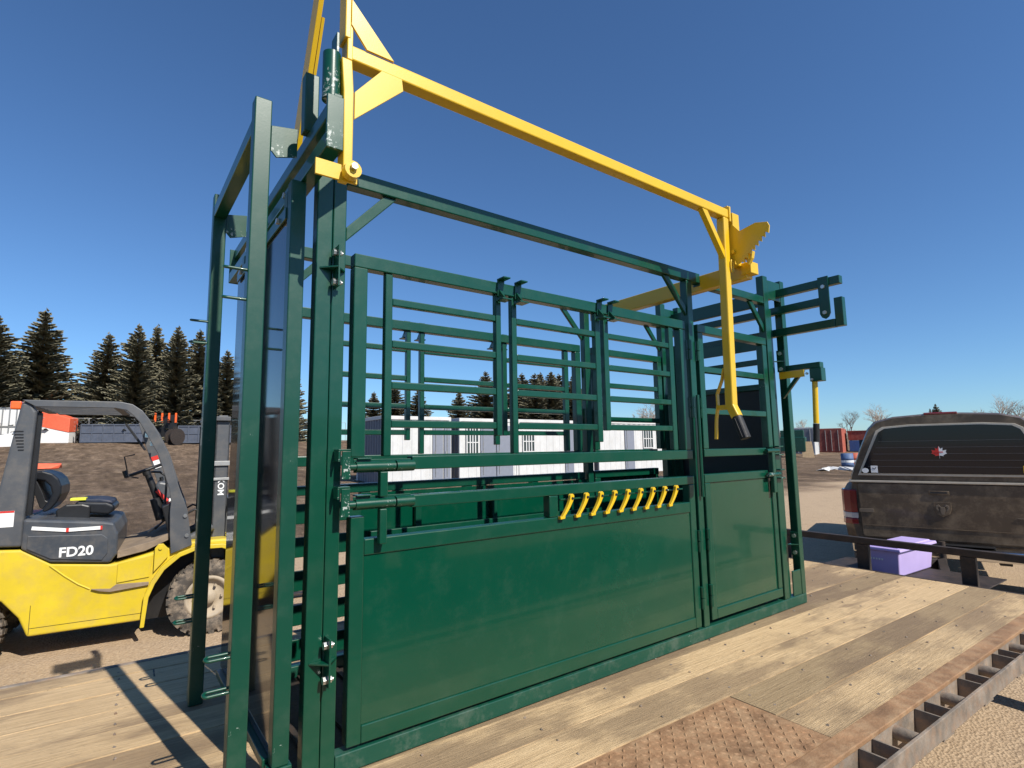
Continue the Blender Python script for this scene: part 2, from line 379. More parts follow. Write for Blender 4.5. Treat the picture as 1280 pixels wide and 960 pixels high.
# tread plate
mb = MB(); px0, px1, py0, py1 = -1.995, -.01, -.83, -.442
mb.box(px0, px1, py0, py1, DZ-.012, DZ-.001)
for j in range(13):
    for i in range(64):
        x = px0+.02+i*.031; y = py0+.018+j*.029
        if x > px1-.015 or y > py1-.012: continue
        a = rad(45) if (i+j) % 2 else rad(-45); L, w, h = .0150, .0062, .0034
        c, s_ = math.cos(a), math.sin(a)
        vs = [(x+c*L, y+s_*L, DZ-.001), (x-s_*w, y+c*w, DZ-.001), (x-c*L, y-s_*L, DZ-.001), (x+s_*w, y-c*w, DZ-.001), (x+c*L*.4, y+s_*L*.4, DZ-.001+h), (x-c*L*.4, y-s_*L*.4, DZ-.001+h)]
        mb.add(vs, [(0, 1, 4), (1, 5, 4), (1, 2, 5), (2, 3, 5), (3, 4, 5), (3, 0, 4)])
mb.build('tread_plate', 'rust', tr, label='rusty steel tread plate let into the deck')
# side channel flange, main rails, cross members
for side in (-1, 1):
    y0 = DY0-.004 if side < 0 else DY1+.004
    mb = MB(); web = MB()
    ya, yb = (y0-.075, y0) if side < 0 else (y0, y0+.03)
    mb.box(DX0, DX1, ya, yb, DZ-.014, DZ+.003)                       # flange
    web.box(DX0, DX1, (ya+.004 if side < 0 else yb-.012), (ya+.014 if side < 0 else yb-.002), DZ-.15, DZ-.014)
    mb.build('side_flange', 'rust' if side < 0 else 'oldsteel', tr, bevel=.003); web.build('side_channel', 'oldsteel', tr)
    if side < 0:
        yo = -.995
        MB().box(DX0, DX1, yo-.012, yo, DZ-.075, DZ-.006).build('rub_rail', 'oldsteel', tr, bevel=.002)
        x = DX0+.1; k = 0
        while x < DX1-.1:
            # stake pocket: three walls
            p = MB(); w = .055
            p.box(x-w, x-w+.008, yo+.001, ya+.003, DZ-.10, DZ-.012); p.box(x+w-.008, x+w, yo+.001, ya+.003, DZ-.10, DZ-.012); p.box(x-w+.002, x+w-.002, yo+.001, yo+.007, DZ-.098, DZ-.014)
            p.build('stake_pocket', 'oldsteel', tr, bevel=.001)
            if k % 1 == 0:
                q = MB(); xx = x+.235; q.cyl((xx, yo+.001, DZ-.045), (xx, ya+.004, DZ-.045), .024, n=14); q.build('spool_spacer', 'oldsteel', tr)
            x += .47; k += 1
mb = MB()
for y in (-.25, .9):
    mb.box(DX0, DX1+.1, y-.05, y+.05, .44, DZ-.125)
x = DX0+.2
while x < DX1: mb.box(x, x+.05, DY0+.01, DY1-.01, DZ-.12, DZ-.05); x += .42
mb.build('chassis_beams', 'darksteel', tr)
MB().box(DX1+.002, DX1+.034, DY0-.08, DY1+.03, DZ-.12, DZ-.001).build('deck_end_steel', 'darksteel', tr, bevel=.003)
# drawbar and bulkhead rail
fx = 2.98
MB().box(fx, fx+.05, -1.25, 1.6, .893, .945).build('bulkhead_rail', 'darksteel', tr, bevel=.004)
for y in (-1.15, -.40, .30, .95, 1.5):
    MB().box(fx+.002, fx+.048, y-.045, y+.045, .45, .891).build('bulkhead_post', 'darksteel', tr, bevel=.003)
mb = MB(); mb.bar((DX1, 1.0, .50), (DX1+1.9, .32, .50), .07, .13); mb.bar((DX1, -.35, .50), (DX1+1.9, .32, .50), .07, .13); mb.box(fx-.1, fx+.05, -1.25, 1.6, .43, .53)
mb.box(DX1+.15, DX1+1.2, -.35, .9, .566, .575)
mb.build('drawbar', 'darksteel', tr, bevel=.004)
MB().cyl((DX1+1.95, .32, .10), (DX1+1.95, .32, .72), .03).build('tongue_jack', 'darksteel', tr)
for x in (-1.9, -1.0):
    for y in (-.66, 1.3):
        w = MB().lathe([(.0, -.09), (.19, -.09), (.20, -.10), (.33, -.10), (.355, -.07), (.355, .07), (.33, .10), (.2, .10), (.19, .09), (0, .09)], (x, y, .36), 'y', 28).build('wheel', 'tyre', tr)
    MB().cyl((x, -.57, .36), (x, 1.21, .36), .035).build('axle', 'darksteel', tr)

# purple tote on the drawbar
c_ = Vector((5.50, .07, 0))
tt = empty('storage_tote', (5.86, .205, .577), rad(-3), 'purple plastic storage tote with lid under the dark bulkhead rail', 'tote')
mb = MB(); n = 4
def taper(mb, x, y, z0, z1, a0, b0, a1, b1):
    return mb.add([(x-a0, y-b0, z0), (x+a0, y-b0, z0), (x+a0, y+b0, z0), (x-a0, y+b0, z0), (x-a1, y-b1, z1), (x+a1, y-b1, z1), (x+a1, y+b1, z1), (x-a1, y+b1, z1)],
                  [(0, 3, 2, 1), (4, 5, 6, 7), (0, 1, 5, 4), (1, 2, 6, 5), (2, 3, 7, 6), (3, 0, 4, 7)])
taper(mb, 0, 0, 0, .215, .33, .11, .36, .13)
mb.build('tub', 'purple', tt, bevel=.012, seg=3)
mb = MB(); taper(mb, 0, 0, .217, .242, .385, .155, .38, .150); taper(mb, 0, 0, .242, .255, .34, .12, .335, .115)
mb.build('lid', 'purple', tt, bevel=.006)
m = MB()
for k in range(5): m.box(-.3555, -.3545, .085-.022*k, .098-.022*k, .13, .146)
m.build('maker_mark', 'white_paint', tt)

# ------------------------------------------------------------------ the chute
CO = (2.0, .44, .716)
ch = empty('livestock_squeeze_chute', CO, 0, 'tall green steel livestock squeeze chute with yellow levers standing on trailer deck', 'cattle chute')
def cb(mb, name, m='green', bevel=.0035, parent=ch, label=None): return mb.build(name, m, parent, off=CO, bevel=bevel, label=label)
def bx(name, x0, x1, y0, y1, z0, z1, m='green', parent=ch, bevel=.0035, label=None): return cb(MB().box(x0, x1, y0, y1, z0, z1), name, m, bevel, parent, label)
D0 = .716

def side(far):
    Y = (lambda y: .88-y) if far else (lambda y: y)
    def B(mb, x0, x1, y0, y1, z0, z1):
        a, b = sorted((Y(y0), Y(y1))); return mb.box(x0, x1, a, b, z0, z1)
    def P(mb, pts, y0, y1):
        a, b = sorted((Y(y0), Y(y1))); return mb.prism(pts, 'y', a, b)
    one = lambda name, *a, **k: cb(B(MB(), *a), name, **k)
    one('base_rail', .628, 3.668, .0, .05, D0, .775, m='green_base')
    one('corner_post', .527, .579, .0, .05, D0, 2.71, m='green')
    one('corner_post', .5815, .6275, .002, .05, D0, 2.705, m='green')
    one('top_rail', .629, 2.70, 0, .05, 2.655, 2.71)
    one('top_rail', 2.70, 3.398, .002, .048, 2.640, 2.688)
    one('divider_post', 2.574, 2.622, .004, .05, .776, 2.654)
    one('end_post', 3.400, 3.455, 0, .05, .776, 2.83)
    one('end_post', 3.470, 3.515, .02, .065, .776, 2.62)
    one('end_post', 3.618, 3.668, .0, .05, .776, 2.83)
    one('end_foot_plate', 3.516, 3.617, .003, .012, .777, .93)
    one('end_cap_plate', 3.456, 3.617, .002, .012, 2.68, 2.81)
    # braces
    for x0, x1, z0, z1 in ((.63, .78, 2.50, 2.653), (2.572, 2.42, 2.50, 2.653), (3.398, 3.27, 2.50, 2.638)):
        s = 1 if x1 > x0 else -1
        cb(P(MB(), [(x0, z0), (x0, z0-.05), (x1+s*.04, z1), (x1-s*.01, z1)], .012, .03), 'corner_brace')
    # upper gate
    g = MB()
    B(g, .659, .708, .0, .045, 1.700, 2.362); B(g, .659, 2.535, .0, .045, 2.362, 2.411); B(g, 2.488, 2.535, .001, .044, 1.70, 2.361)
    up = cb(g, 'upper_gate')
    one('gate_rail', .885 if not far else .66, 2.546, 0, .045, 1.652, 1.700, parent=up)
    for x0, x1, z0 in ((.778, .806, 1.701), (1.264, 1.289, 1.774), (1.345, 1.371, 1.701), (1.840, 1.872, 1.746), (1.897, 1.929, 1.80), (2.396, 2.432, 1.701)):
        one('gate_upright', x0, x1, .006, .034, z0, 2.361, parent=up)
    for a, b in ((.807, 1.263), (1.372, 1.839), (1.930, 2.395)):
        for z in (2.259, 2.104, 1.953, 1.815):
            one('gate_bar', a, b, .008, .034, z-.0135, z+.0135, parent=up)
    for x in (1.27, 1.36, 1.85, 1.925):
        m = MB()
        B(m, x-.005, x+.03, -.05, .0, 2.418, 2.424); B(m, x-.005, x+.03, -.006, -.0005, 2.35, 2.424)
        m.prism([(Y(-.048), 2.335), (Y(-.002), 2.385), (Y(-.002), 2.335)] if not far else [(Y(-.002), 2.335), (Y(-.002), 2.385), (Y(-.048), 2.335)], 'x', x, x+.006)
        B(m, x-.012, x+.035, -.052, -.001, 2.328, 2.334)
        cb(m, 'drop_bar_bracket', 'green', .001)
    # middle rail
    one('middle_rail', .885 if not far else .66, 2.546, 0, .045, 1.519, 1.562)
    if not far:
        # lower gate with sheet
        g = MB()
        B(g, .663, .7105, 0, .045, .787, 1.503); B(g, .711, 2.497, 0, .045, 1.374, 1.427); B(g, .711, 2.497, 0, .045, .787, .842)
        B(g, 2.4975, 2.545, 0, .045, .787, 1.518); B(g, 1.526, 1.575, .001, .044, 1.428, 1.518)
        lg = cb(g, 'lower_gate')
        one('gate_sheet', .712, 2.496, .006, .009, .843, 1.373, m='green_sheet', parent=lg, bevel=0)
    else:
        g = MB(); B(g, .66, 2.545, .0, .04, 1.40, 1.45); B(g, .66, .71, .0, .04, .787, 1.519)
        for x in (1.02, 1.20, 1.62, 1.72, 2.10, 2.50): B(g, x, x+.05, .001, .04, .787, 1.519)
        lg = cb(g, 'lower_gate')
        for i in range(5):
            z = .80+i*.148
            one('side_slat', .63, 1.02, .046, .055, z, z+.09, parent=lg)
        one('gate_sheet', 1.021, 2.56, .047, .050, .80, 1.515, m='green_sheet', parent=lg, bevel=0)
        for x in (1.30, 1.78, 2.25): one('sheet_stiffener', x, x+.035, .051, .080, .80, 1.50, parent=lg)
        one('sheet_stiffener', 1.05, 2.55, .081, .105, 1.30, 1.335, parent=lg)
    # tail-side gate
    g = MB()
    B(g, 2.650, 2.697, 0, .045, 1.705, 2.361); B(g, 2.650, 3.386, 0, .045, 2.362, 2.408); B(g, 3.338, 3.386, .001, .045, 1.705, 2.361); B(g, 2.650, 3.30, 0, .045, 1.661, 1.704)
    ug = cb(g, 'rear_upper_gate')
    for z in (2.153, 1.915): one('gate_bar', 2.698, 3.337, .004, .04, z-.017, z+.017, parent=ug)
    g = MB()
    B(g, 2.640, 2.690, 0, .045, .80, 1.518); B(g, 2.640, 3.30, 0, .045, 1.519, 1.566); B(g, 2.691, 3.38, 0, .045, .80, .852); B(g, 3.381, 3.395, 0.01, .045, .80, 1.50)
    B(g, 3.335, 3.380, 0.0, .045, .853, 1.50)
    lg = cb(g, 'rear_lower_gate')
    one('gate_sheet', 2.691, 3.334, .008, .011, .853, 1.517, m='green_sheet', parent=lg, bevel=0)
    # hinges on divider: paired knuckles
    for z in (.93, 1.22, 1.93, 2.25):
        for x, yy in ((2.556, -.006), (2.637, -.004)):
            m = MB(); m.cyl((x, Y(yy), z-.055), (x, Y(yy), z-.002), .0125, n=12); m.cyl((x, Y(yy), z+.002), (x, Y(yy), z+.055), .0125, n=12)
            cb(m, 'gate_hinge', 'green', 0)
    cb(MB().cyl((2.597, Y(-.012), 1.45), (2.597, Y(-.012), 2.0), .009), 'hinge_rod', 'green', 0)
    # bolt brackets on the posts
    for x, z in ((.573, 2.335), (.573, 1.07), (3.49, 2.26), (3.50, 1.10)):
        m = MB()
        B(m, x+.012, x+.018, -.052, -.001, z-.068, z+.075)
        m.prism([(x-.035, Y(-.002)), (x+.012, Y(-.002)), (x+.012, Y(-.05))], 'z', z-.003, z+.003)
        m.prism([(x+.018, Y(-.002)), (x+.052, Y(-.002)), (x+.018, Y(-.04))], 'z', z-.003, z+.003)
        pl = cb(m, 'bolt_bracket', 'green', .001)
        for dz in (-.05, .052):
            b = MB(); b.cyl((x+.001, Y(-.026), z+dz), (x+.0115, Y(-.026), z+dz), .0125, n=6, smooth=False); b.cyl((x+.0185, Y(-.026), z+dz), (x+.028, Y(-.026), z+dz), .011, n=6, smooth=False)
            b.cyl((x+.028, Y(-.026), z+dz), (x+.034, Y(-.026), z+dz), .006, n=8)
            cb(b, 'bolt', 'steel', .001, parent=pl)
side(False); side(True)

# slide-bolt latches at the head corner (near side)
def latch(z, x0, x1, s=1):
    m = MB(); m.cyl((x0, -.022, z), (x0+(x1-x0)*.66, -.022, z), .0165, n=16); m.cyl((x0+(x1-x0)*.68, -.022, z), (x1, -.022, z), .0190, n=16)
    body = cb(m, 'slide_latch', 'green_worn', .001)
    m = MB(); m.cyl((x0-.03*s, -.022, z), (x0, -.022, z), .012, n=12); cb(m, 'latch_pin', 'green', 0, parent=body)
    m = MB(); m.box(x0, x1, -.004, -.0005, z-.020, z+.024); m.box(x0+.01*s, x0+.06*s, -.014, .03, z+.0245, z+.029); cb(m, 'latch_plate', 'green_worn', .001, parent=body)
latch(1.668, .668, .878); latch(1.545, .668, .878)
for z in (1.675, 1.555):
    m = MB(); m.box(.612, .640, -.052, -.046, z-.045, z+.045); m.box(.600, .606, -.05, -.001, z+.012, z+.046); m.box(.600, .640, -.05, -.004, z+.046, z+.052); m.box(.632, .640, -.05, -.001, z-.045, z-.038)
    cb(m, 'latch_keeper', 'green_worn', .001)
m = MB(); m.box(.750, .778, -.036, -.010, 1.566, 1.650); m.box(.750, .776, -.036, -.010, 1.41, 1.526); cb(m, 'latch_drop_bar', 'green')
m = MB(); m.cyl((3.26, -.02, 1.685), (3.40, -.02, 1.685), .013); m.cyl((3.26, -.02, 1.54), (3.40, -.02, 1.54), .013); cb(m, 'rear_latch_pin', 'green_worn', 0)
m = MB(); m.box(3.31, 3.345, -.03, -.006, 1.43, 1.70); cb(m, 'rear_latch_bar', 'green')
for z in (1.685, 1.54):
    m = MB(); m.box(3.40, 3.455, -.028, -.001, z+.022, z+.030); m.box(3.40, 3.455, -.028, -.001, z-.030, z-.022); cb(m, 'rear_latch_keeper', 'green_worn', .001)

# nine yellow release hooks on a rod
cb(MB().cyl((1.60, .018, 1.497), (2.46, .018, 1.497), .0045), 'hook_rod', 'green_worn', 0)
for i in range(9):
    x = 1.641+(2.373-1.641)*i/8
    pts = []; N_ = 8
    for k in range(N_+1):
        t = k/N_; pts.append((x-.052*t**1.4, 1.508-.078*t))
    L = [(a-.0120+.004*k/N_*1.0, b-.002) for k, (a, b) in enumerate(pts)]; R_ = [(a+.0118-.002*k/N_, b+.002) for k, (a, b) in enumerate(pts)]
    tip = [(L[-1][0]-.012, L[-1][1]+.004), (L[-1][0]-.010, L[-1][1]-.010), (R_[-1][0]-.002, R_[-1][1]-.012)]
    top = [(x+.011, 1.516), (x+.004, 1.522), (x-.004, 1.522), (x-.011, 1.516)]
    h = cb(MB().prism(L+tip+R_[::-1]+top, 'y', -.018, -.002), 'release_hook', 'yellow', .0015)
    cb(MB().cyl((x, -.021, 1.503), (x, -.0165, 1.503), .0058, n=10), 'hook_bolt', 'black', 0, parent=h)

# front walk-through frame (two posts, header), its bracket plates and finger loops
for y in (0, .83):
    p = cb(MB().box(.320, .372, y, y+.05, D0, 2.87), 'front_post', 'green_dull')
    for z in (2.29, 2.195, 1.14, 1.045):
        yy = y+.02; pts = []
        for k in range(9):
            t = math.pi*(.5+k/8); pts.append((.268+.011*math.cos(t), yy, z+.011*math.sin(t)))
        pts = [(.3195, yy, z+.011)]+pts+[(.3195, yy, z-.011)]
        q = [(a, b+(c-z)*.9, z+(c-z)*.25) for a, b, c in pts]
        cb(MB().tube(q, .0048, 8), 'finger_loop', 'green_dull', 0, parent=p)
    cb(MB().prism([(.3725, 2.785), (.455, 2.80), (.455, 2.70), (.39, 2.68), (.3725, 2.70)], 'y', y+.002, y+.008), 'bracket_plate', 'green_worn', .001)
bx('front_header', .321, .371, .051, .829, 2.762, 2.812, 'green')

# head gate frame with black sliding panels
for y in (0, .86):
    bx('head_gate_post', .441 if y == 0 else .456, .489 if y == 0 else .50, y, y+.05, .80, 2.621, 'green_dull')
    bx('head_post_foot', .432, .498, y-.004, y+.056, .785, .799, 'green')
for a, b in ((.052, .438), (.442, .93)):
    bx('head_gate_panel', .444 if a < .1 else .446, .450 if a < .1 else .452, a, b, .815, 2.52, 'black_gloss', bevel=0)
bx('panel_bottom_rail', .425, .455, .05, .90, .785, .812, 'green')
bx('panel_top_rail', .436, .443, .052, .90, 2.50, 2.54, 'green', bevel=.001)
bx('head_track', .491, .520, -.252, 1.35, 2.757, 2.806, 'green')
bx('head_track', .470, .520, -.252, 1.35, 2.622, 2.672, 'green')
bx('track_end_plate', .4695, .5205, -.262, -.2525, 2.62, 2.79, 'green_worn', bevel=.002)
bx('track_end_plate', .4695, .5205, 1.3505, 1.36, 2.62, 2.806, 'green', bevel=.002)
cb(MB().cyl((.491, -.225, 2.792), (.491, -.225, 2.945), .027, n=20), 'pivot_tube', 'green_worn', .002)
bx('post_stub', .4745, .5215, .0, .045, 2.8065, 3.02, 'green_dull')
bx('pivot_tab', .497, .505, -.25, -.20, 2.945, 3.01, 'green_worn', bevel=.001)
for z, x, y in ((2.52, .4355, .14), (2.647, .469, .20), (2.52, .4355, .80), (2.647, .469, .86)):
    cb(MB().cyl((x, y, z), (x-.009, y, z), .011, n=6, smooth=False), 'track_bolt', 'steel', 0)
bx('panel_hanger', .452, .460, .1, .14, 2.48, 2.62, 'green', bevel=.001)
bx('panel_hanger', .452, .460, .74, .78, 2.48, 2.62, 'green', bevel=.001)
# chute floor
m = MB(); m.box(.49, 3.60, .052, .828, D0+.002, D0+.010)
for i in range(20): m.box(.58+.155*i, .60+.155*i, .06, .82, D0+.0105, D0+.022)
cb(m, 'chute_floor', 'darksteel', 0)

# tail gate: tracks that run out past the posts, dark door
def tz(x0, x1, y0, y1, z0, z1, n='tail_track', m='green'): bx(n, x0, x1, y0, y1, z0, z1, m)
tz(3.560, 3.606, -.395, .935, 2.706, 2.757)
tz(3.560, 3.606, -.300, .935, 2.590, 2.640)
tz(3.560, 3.606, -.350, .935, 2.440, 2.490)
tz(3.561, 3.605, -.401, -.352, 2.44, 2.62, 'track_upright')
m = MB(); m.prism([(-.272, 2.765), (-.272, 2.53), (-.283, 2.507), (-.303, 2.495), (-.323, 2.507), (-.334, 2.53), (-.334, 2.765)], 'x', 3.548, 3.558); hp = cb(m, 'track_link_plate', 'green', .001)
for z in (2.70, 2.535): cb(MB().cyl((3.547, -.303, z), (3.538, -.303, z), .0125, n=6, smooth=False), 'bolt', 'steel', 0, parent=hp)
tz(3.500, 3.514, .052, .828, 2.36, 2.44, 'tail_header')
tz(3.520, 3.55, .052, .828, 2.66, 2.755, 'tail_header')
bx('tail_door', 3.53, 3.545, .07, .81, .80, 2.12, 'black', label='matt black sliding tail door')
bx('tail_door_frame', 3.515, 3.529, .06, .10, .80, 2.50, 'green'); bx('tail_door_frame', 3.515, 3.529, .78, .82, .80, 2.50, 'green')
bx('tail_door_frame', 3.5155, 3.5285, .101, .779, 2.09, 2.13, 'green'); bx('tail_door_frame', 3.5155, 3.5285, .101, .779, 2.26, 2.30, 'green')
# tail release arm with yellow drop handle
ax = 3.55
m = MB(); m.box(ax-.02, ax+.03, -.255, -.001, 2.196, 2.232); m.box(ax-.025, ax+.035, -.262, -.19, 2.112, 2.1955); ta = cb(m, 'tail_release_arm', 'green')
m = MB(); m.prism([(-.005, 2.05), (-.005, 2.02), (-.15, 2.19), (-.12, 2.19)], 'x', ax-.008, ax+.014); cb(m, 'arm_brace', 'green', .001, parent=ta)
m = MB(); m.box(ax-.032, ax-.022, -.16, .0, 2.148, 2.192); cb(m, 'arm_cheek', 'yellow', .001, parent=ta)
for y, z in ((-.178, 2.165), (-.205, 2.125)): cb(MB().cyl((ax-.036, y, z), (ax-.0255, y, z), .008, n=8), 'bolt', 'steel', 0, parent=ta)
dh = cb(MB().cyl((ax, -.208, 2.111), (ax, -.196, 1.85), .0165, n=18), 'drop_handle', 'yellow', 0)
cb(MB().cyl((ax, -.196, 1.849), (ax, -.189, 1.735), .0185, n=18), 'handle_grip', 'rubber', 0, parent=dh)

# yellow head-gate lever, torque bar, brace plates
BY = -.255
bar = cb(MB().box(.530, 2.612, BY, BY+.05, 2.934, 2.983), 'torque_bar', 'yellow', .005)
m = MB(); m.box(.520, .538, BY-.004, BY+.056, 3.00, 3.95); m.box(.528, .546, BY-.002, BY+.052, 2.93, 3.06)
m.prism([(.512, 2.93), (.545, 2.93), (.552, 2.82), (.552, 2.545), (.524, 2.545), (.520, 2.82)], 'y', BY-.001, BY+.054)
arm = cb(m, 'lever_arm', 'yellow', .003)
cb(MB().prism([(.5385, 3.135), (.5385, 3.048), (.590, 2.9835), (.682, 2.9835)], 'y', BY-.006, BY+.002), 'lever_gusset', 'yellow', .001, parent=arm)
cb(MB().prism([(.553, 2.825), (.553, 2.735), (.715, 2.893), (.710, 2.9335), (.640, 2.9335)], 'y', BY-.006, BY+.002), 'lever_gusset', 'yellow', .001, parent=arm)
m = MB(); m.box(.445, .572, BY+.010, BY+.018, 2.535, 2.585); m.cyl((.545, BY-.03, 2.56), (.545, BY-.001, 2.56), .026, n=16); pv = cb(m, 'lever_pivot', 'yellow', .001)
cb(MB().cyl((.545, BY-.043, 2.565), (.545, BY-.0305, 2.565), .0105, n=6, smooth=False), 'bolt', 'steel', 0, parent=pv)
# far arm reaching up behind the post
m = MB(); m.bar((.532, .335, 2.88), (.532, -.19, 3.90), .018, .085, up=(0, 1, 0)); fa = cb(m, 'far_lever_arm', 'yellow', .002)
m = MB(); m.bar((.548, .185, 3.09), (.548, .075, 3.31), .010, .016, up=(0, 1, 0)); cb(m, 'arm_stiffener', 'yellow', 0, parent=fa)
m = MB(); m.box(.45, .70, -.14, .02, 3.86, 3.93); cb(m, 'lever_crosspiece', 'yellow', .002)

# cross beam, ratchet quadrant, operating handle
xb = cb(MB().box(2.702, 2.760, -.285, .90, 2.612, 2.70), 'cross_beam', 'yellow', .004)
m = MB(); m.box(2.694, 2.768, -.315, -.255, 2.632, 2.695); cb(m, 'beam_end_block', 'yellow', .003, parent=xb)
q = []
tipz = [(-.265, 2.70), (-.225, 2.735), (-.225, 2.86), (-.262, 2.90), (-.30, 2.85), (-.39, 2.865), (-.452, 2.848), (-.462, 2.825)]
teeth = []
for k in range(8):
    t = k/8; y = -.450+(.155)*t; z = 2.806-.135*t
    teeth += [(y-.006, z-.018), (y+.012, z-.006)]
q = tipz+teeth+[(-.275, 2.67)]
m = MB(); m.prism(q, 'x', 2.628, 2.636); qd = cb(m, 'ratchet_quadrant', 'yellow', .001)
cb(MB().cyl((2.616, -.262, 2.745), (2.6275, -.262, 2.745), .011, n=12), 'quadrant_pin', 'yellow', .001, parent=qd)
m = MB(); m.box(2.637, 2.70, -.262, -.212, 2.68, 2.97); m.box(2.613, 2.627, BY-.006, BY+.056, 2.915, 3.0); m.box(2.64, 2.662, -.235, -.205, 2.97, 3.02); cb(m, 'quadrant_mount', 'yellow', .003)
m = MB(); m.prism([(-.315, 2.70), (-.335, 2.74), (-.36, 2.725), (-.352, 2.69), (-.33, 2.66)], 'x', 2.64, 2.665); cb(m, 'ratchet_pawl', 'yellow', .002)
# handle
hp_ = [(2.585, -.235, 2.933), (2.585, -.232, 2.6), (2.565, -.228, 1.905)]
m = MB(); m.bar((2.588, -.232, 2.932), (2.563, -.232, 1.905), .046, .046, up=(0, 1, 0)); m.bar((2.563, -.232, 1.925), (2.561, -.262, 1.862), .046, .044, up=(0, 1, 0)); hd = cb(m, 'operating_handle', 'yellow', .006)
m = MB(); m.cyl((2.561, -.260, 1.866), (2.560, -.300, 1.755), .025, n=20)
for k in range(10):
    a = 2*math.pi*k/10; dx, dy = .025*math.cos(a), .025*math.sin(a)
    m.cyl((2.561+dx, -.262+dy, 1.858), (2.560+dx, -.298+dy, 1.762), .003, n=5)
cb(m, 'handle_grip', 'rubber', .002, parent=hd)
m = MB(); m.prism([(2.38, 2.9335), (2.425, 2.9335), (2.562, 2.745), (2.562, 2.70)], 'y', BY+.004, BY+.034); cb(m, 'handle_gusset', 'yellow', .002, parent=hd)
tg = [(2.560, -.205, 2.12), (2.560, -.190, 2.06), (2.560, -.158, 1.99), (2.560, -.158, 1.93), (2.560, -.145, 1.86), (2.560, -.136, 1.755)]
m = MB()
for a, b in zip(tg, tg[1:]): m.bar(a, b, .022, .008, up=(0, 1, 0))
m.box(2.555, 2.572, -.215, -.15, 1.905, 1.93)
cb(m, 'release_trigger', 'yellow', .001, parent=hd)
rod = [(2.600, -.245, 2.66), (2.600, -.225, 2.55), (2.594, -.205, 2.3), (2.575, -.205, 2.11)]
cb(MB().tube(rod, .004, 8), 'release_rod', 'yellow', 0, parent=hd)
pts = [(2.604+.012*math.cos(2*math.pi*k/14), -.262, 2.665+.034*math.sin(2*math.pi*k/14)) for k in range(14)]
cb(MB().tube(pts, .0035, 6, closed=True), 'rod_ring', 'yellow', 0, parent=hd)

# ------------------------------------------------------------------ forklift
FT = rad(-5); FP = (.8176, 3.967, .10)
fk = empty('forklift', FP, FT, 'yellow and grey diesel forklift parked beside the trailer', 'forklift')
FW = 1.10
def fb(mb, name, m, parent=fk, bevel=.006, seg=2, label=None): return mb.build(name, m, parent, bevel=bevel, seg=seg, label=label)
prof = [(-1.25, .20), (-.50, .20), (-.475, .42), (-.43, .52), (-.36, .64), (-.24, .735), (-.10, .78), (.10, .775), (.26, .70), (.38, .58), (.42, .42), (.50, .42), (.50, .62), (.36, .80),
        (.10, .83), (-.16, .83), (-.33, .79), (-.43, .77), (-.69, .705), (-.74, .70), (-1.13, .75), (-1.32, .878), (-1.62, .90), (-1.95, .93), (-2.14, .90), (-2.20, .60), (-2.18, .30), (-2.05, .22), (-1.98, .24),
        (-1.95, .40), (-1.86, .54), (-1.70, .61), (-1.55, .58), (-1.42, .49), (-1.31, .35)]
fb(MB().prism(prof, 'y', .03, FW-.03), 'body', 'fork_yellow', bevel=.018, seg=3)
fb(MB().box(-1.15, -.52, .25, .85, .18, .70), 'underbody', 'black', bevel=0)
for yy in (.26, FW-.27): fb(MB().prism([(-.47, .15), (-.45, .45), (-.3, .70), (-.1, .77), (.1, .77), (.3, .68), (.40, .5), (.40, .15)], 'y', yy, yy+.01), 'arch_shade_panel', 'black', bevel=0)  # black sheets added to darken the gap inside the wheel arch
# step recess in the sill, raised skirt
m = MB(); m.prism([(-.86, .515), (-.80, .49), (-.73, .475), (-.46, .495), (-.46, .52), (-.69, .53), (-.73, .50)], 'y', .005, .0295); fb(m, 'entry_step', 'dusty', bevel=.003)
m = MB(); m.prism([(-.69, .54), (-.46, .56), (-.44, .745), (-.69, .70)], 'y', .02, .0295); fb(m, 'step_riser', 'fork_yellow', bevel=.003)
m = MB(); m.tube([(-1.14, .029, .735), (-1.04, .029, .64), (-.95, .029, .565), (-.87, .029, .515)], .007, 8); fb(m, 'body_crease', 'fork_yellow', bevel=0)
m = MB(); m.box(-1.241, -1.238, .028, .031, .22, .44); m.box(-1.24, -.50, .028, .0295, .262, .265); fb(m, 'panel_seam', 'black', bevel=0)
# fender lip
arc = [(-.505, .15), (-.49, .40), (-.445, .52), (-.375, .64), (-.25, .745), (-.10, .795), (.10, .79), (.28, .71), (.40, .59)]
lip = arc+[(a*1.0+.0, b) for a, b in [(.375, .56), (.26, .68), (.09, .755), (-.10, .76), (-.235, .71), (-.35, .61), (-.415, .50), (-.455, .39), (-.475, .15)]]
for y0, y1 in ((-.015, .03), (FW-.03, FW+.015)): fb(MB().prism(lip, 'y', y0, y1), 'front_fender', 'fork_yellow', bevel=.004)
m = MB(); m.prism([(-.43, .60), (-.43, .80), (-.405, .835), (-.37, .835), (-.33, .79), (-.33, .72)], 'y', .0, .028); m.cyl((-.388, -.012, .80), (-.388, 0, .80), .014, n=10); fb(m, 'lift_lug', 'fork_yellow', bevel=.003)
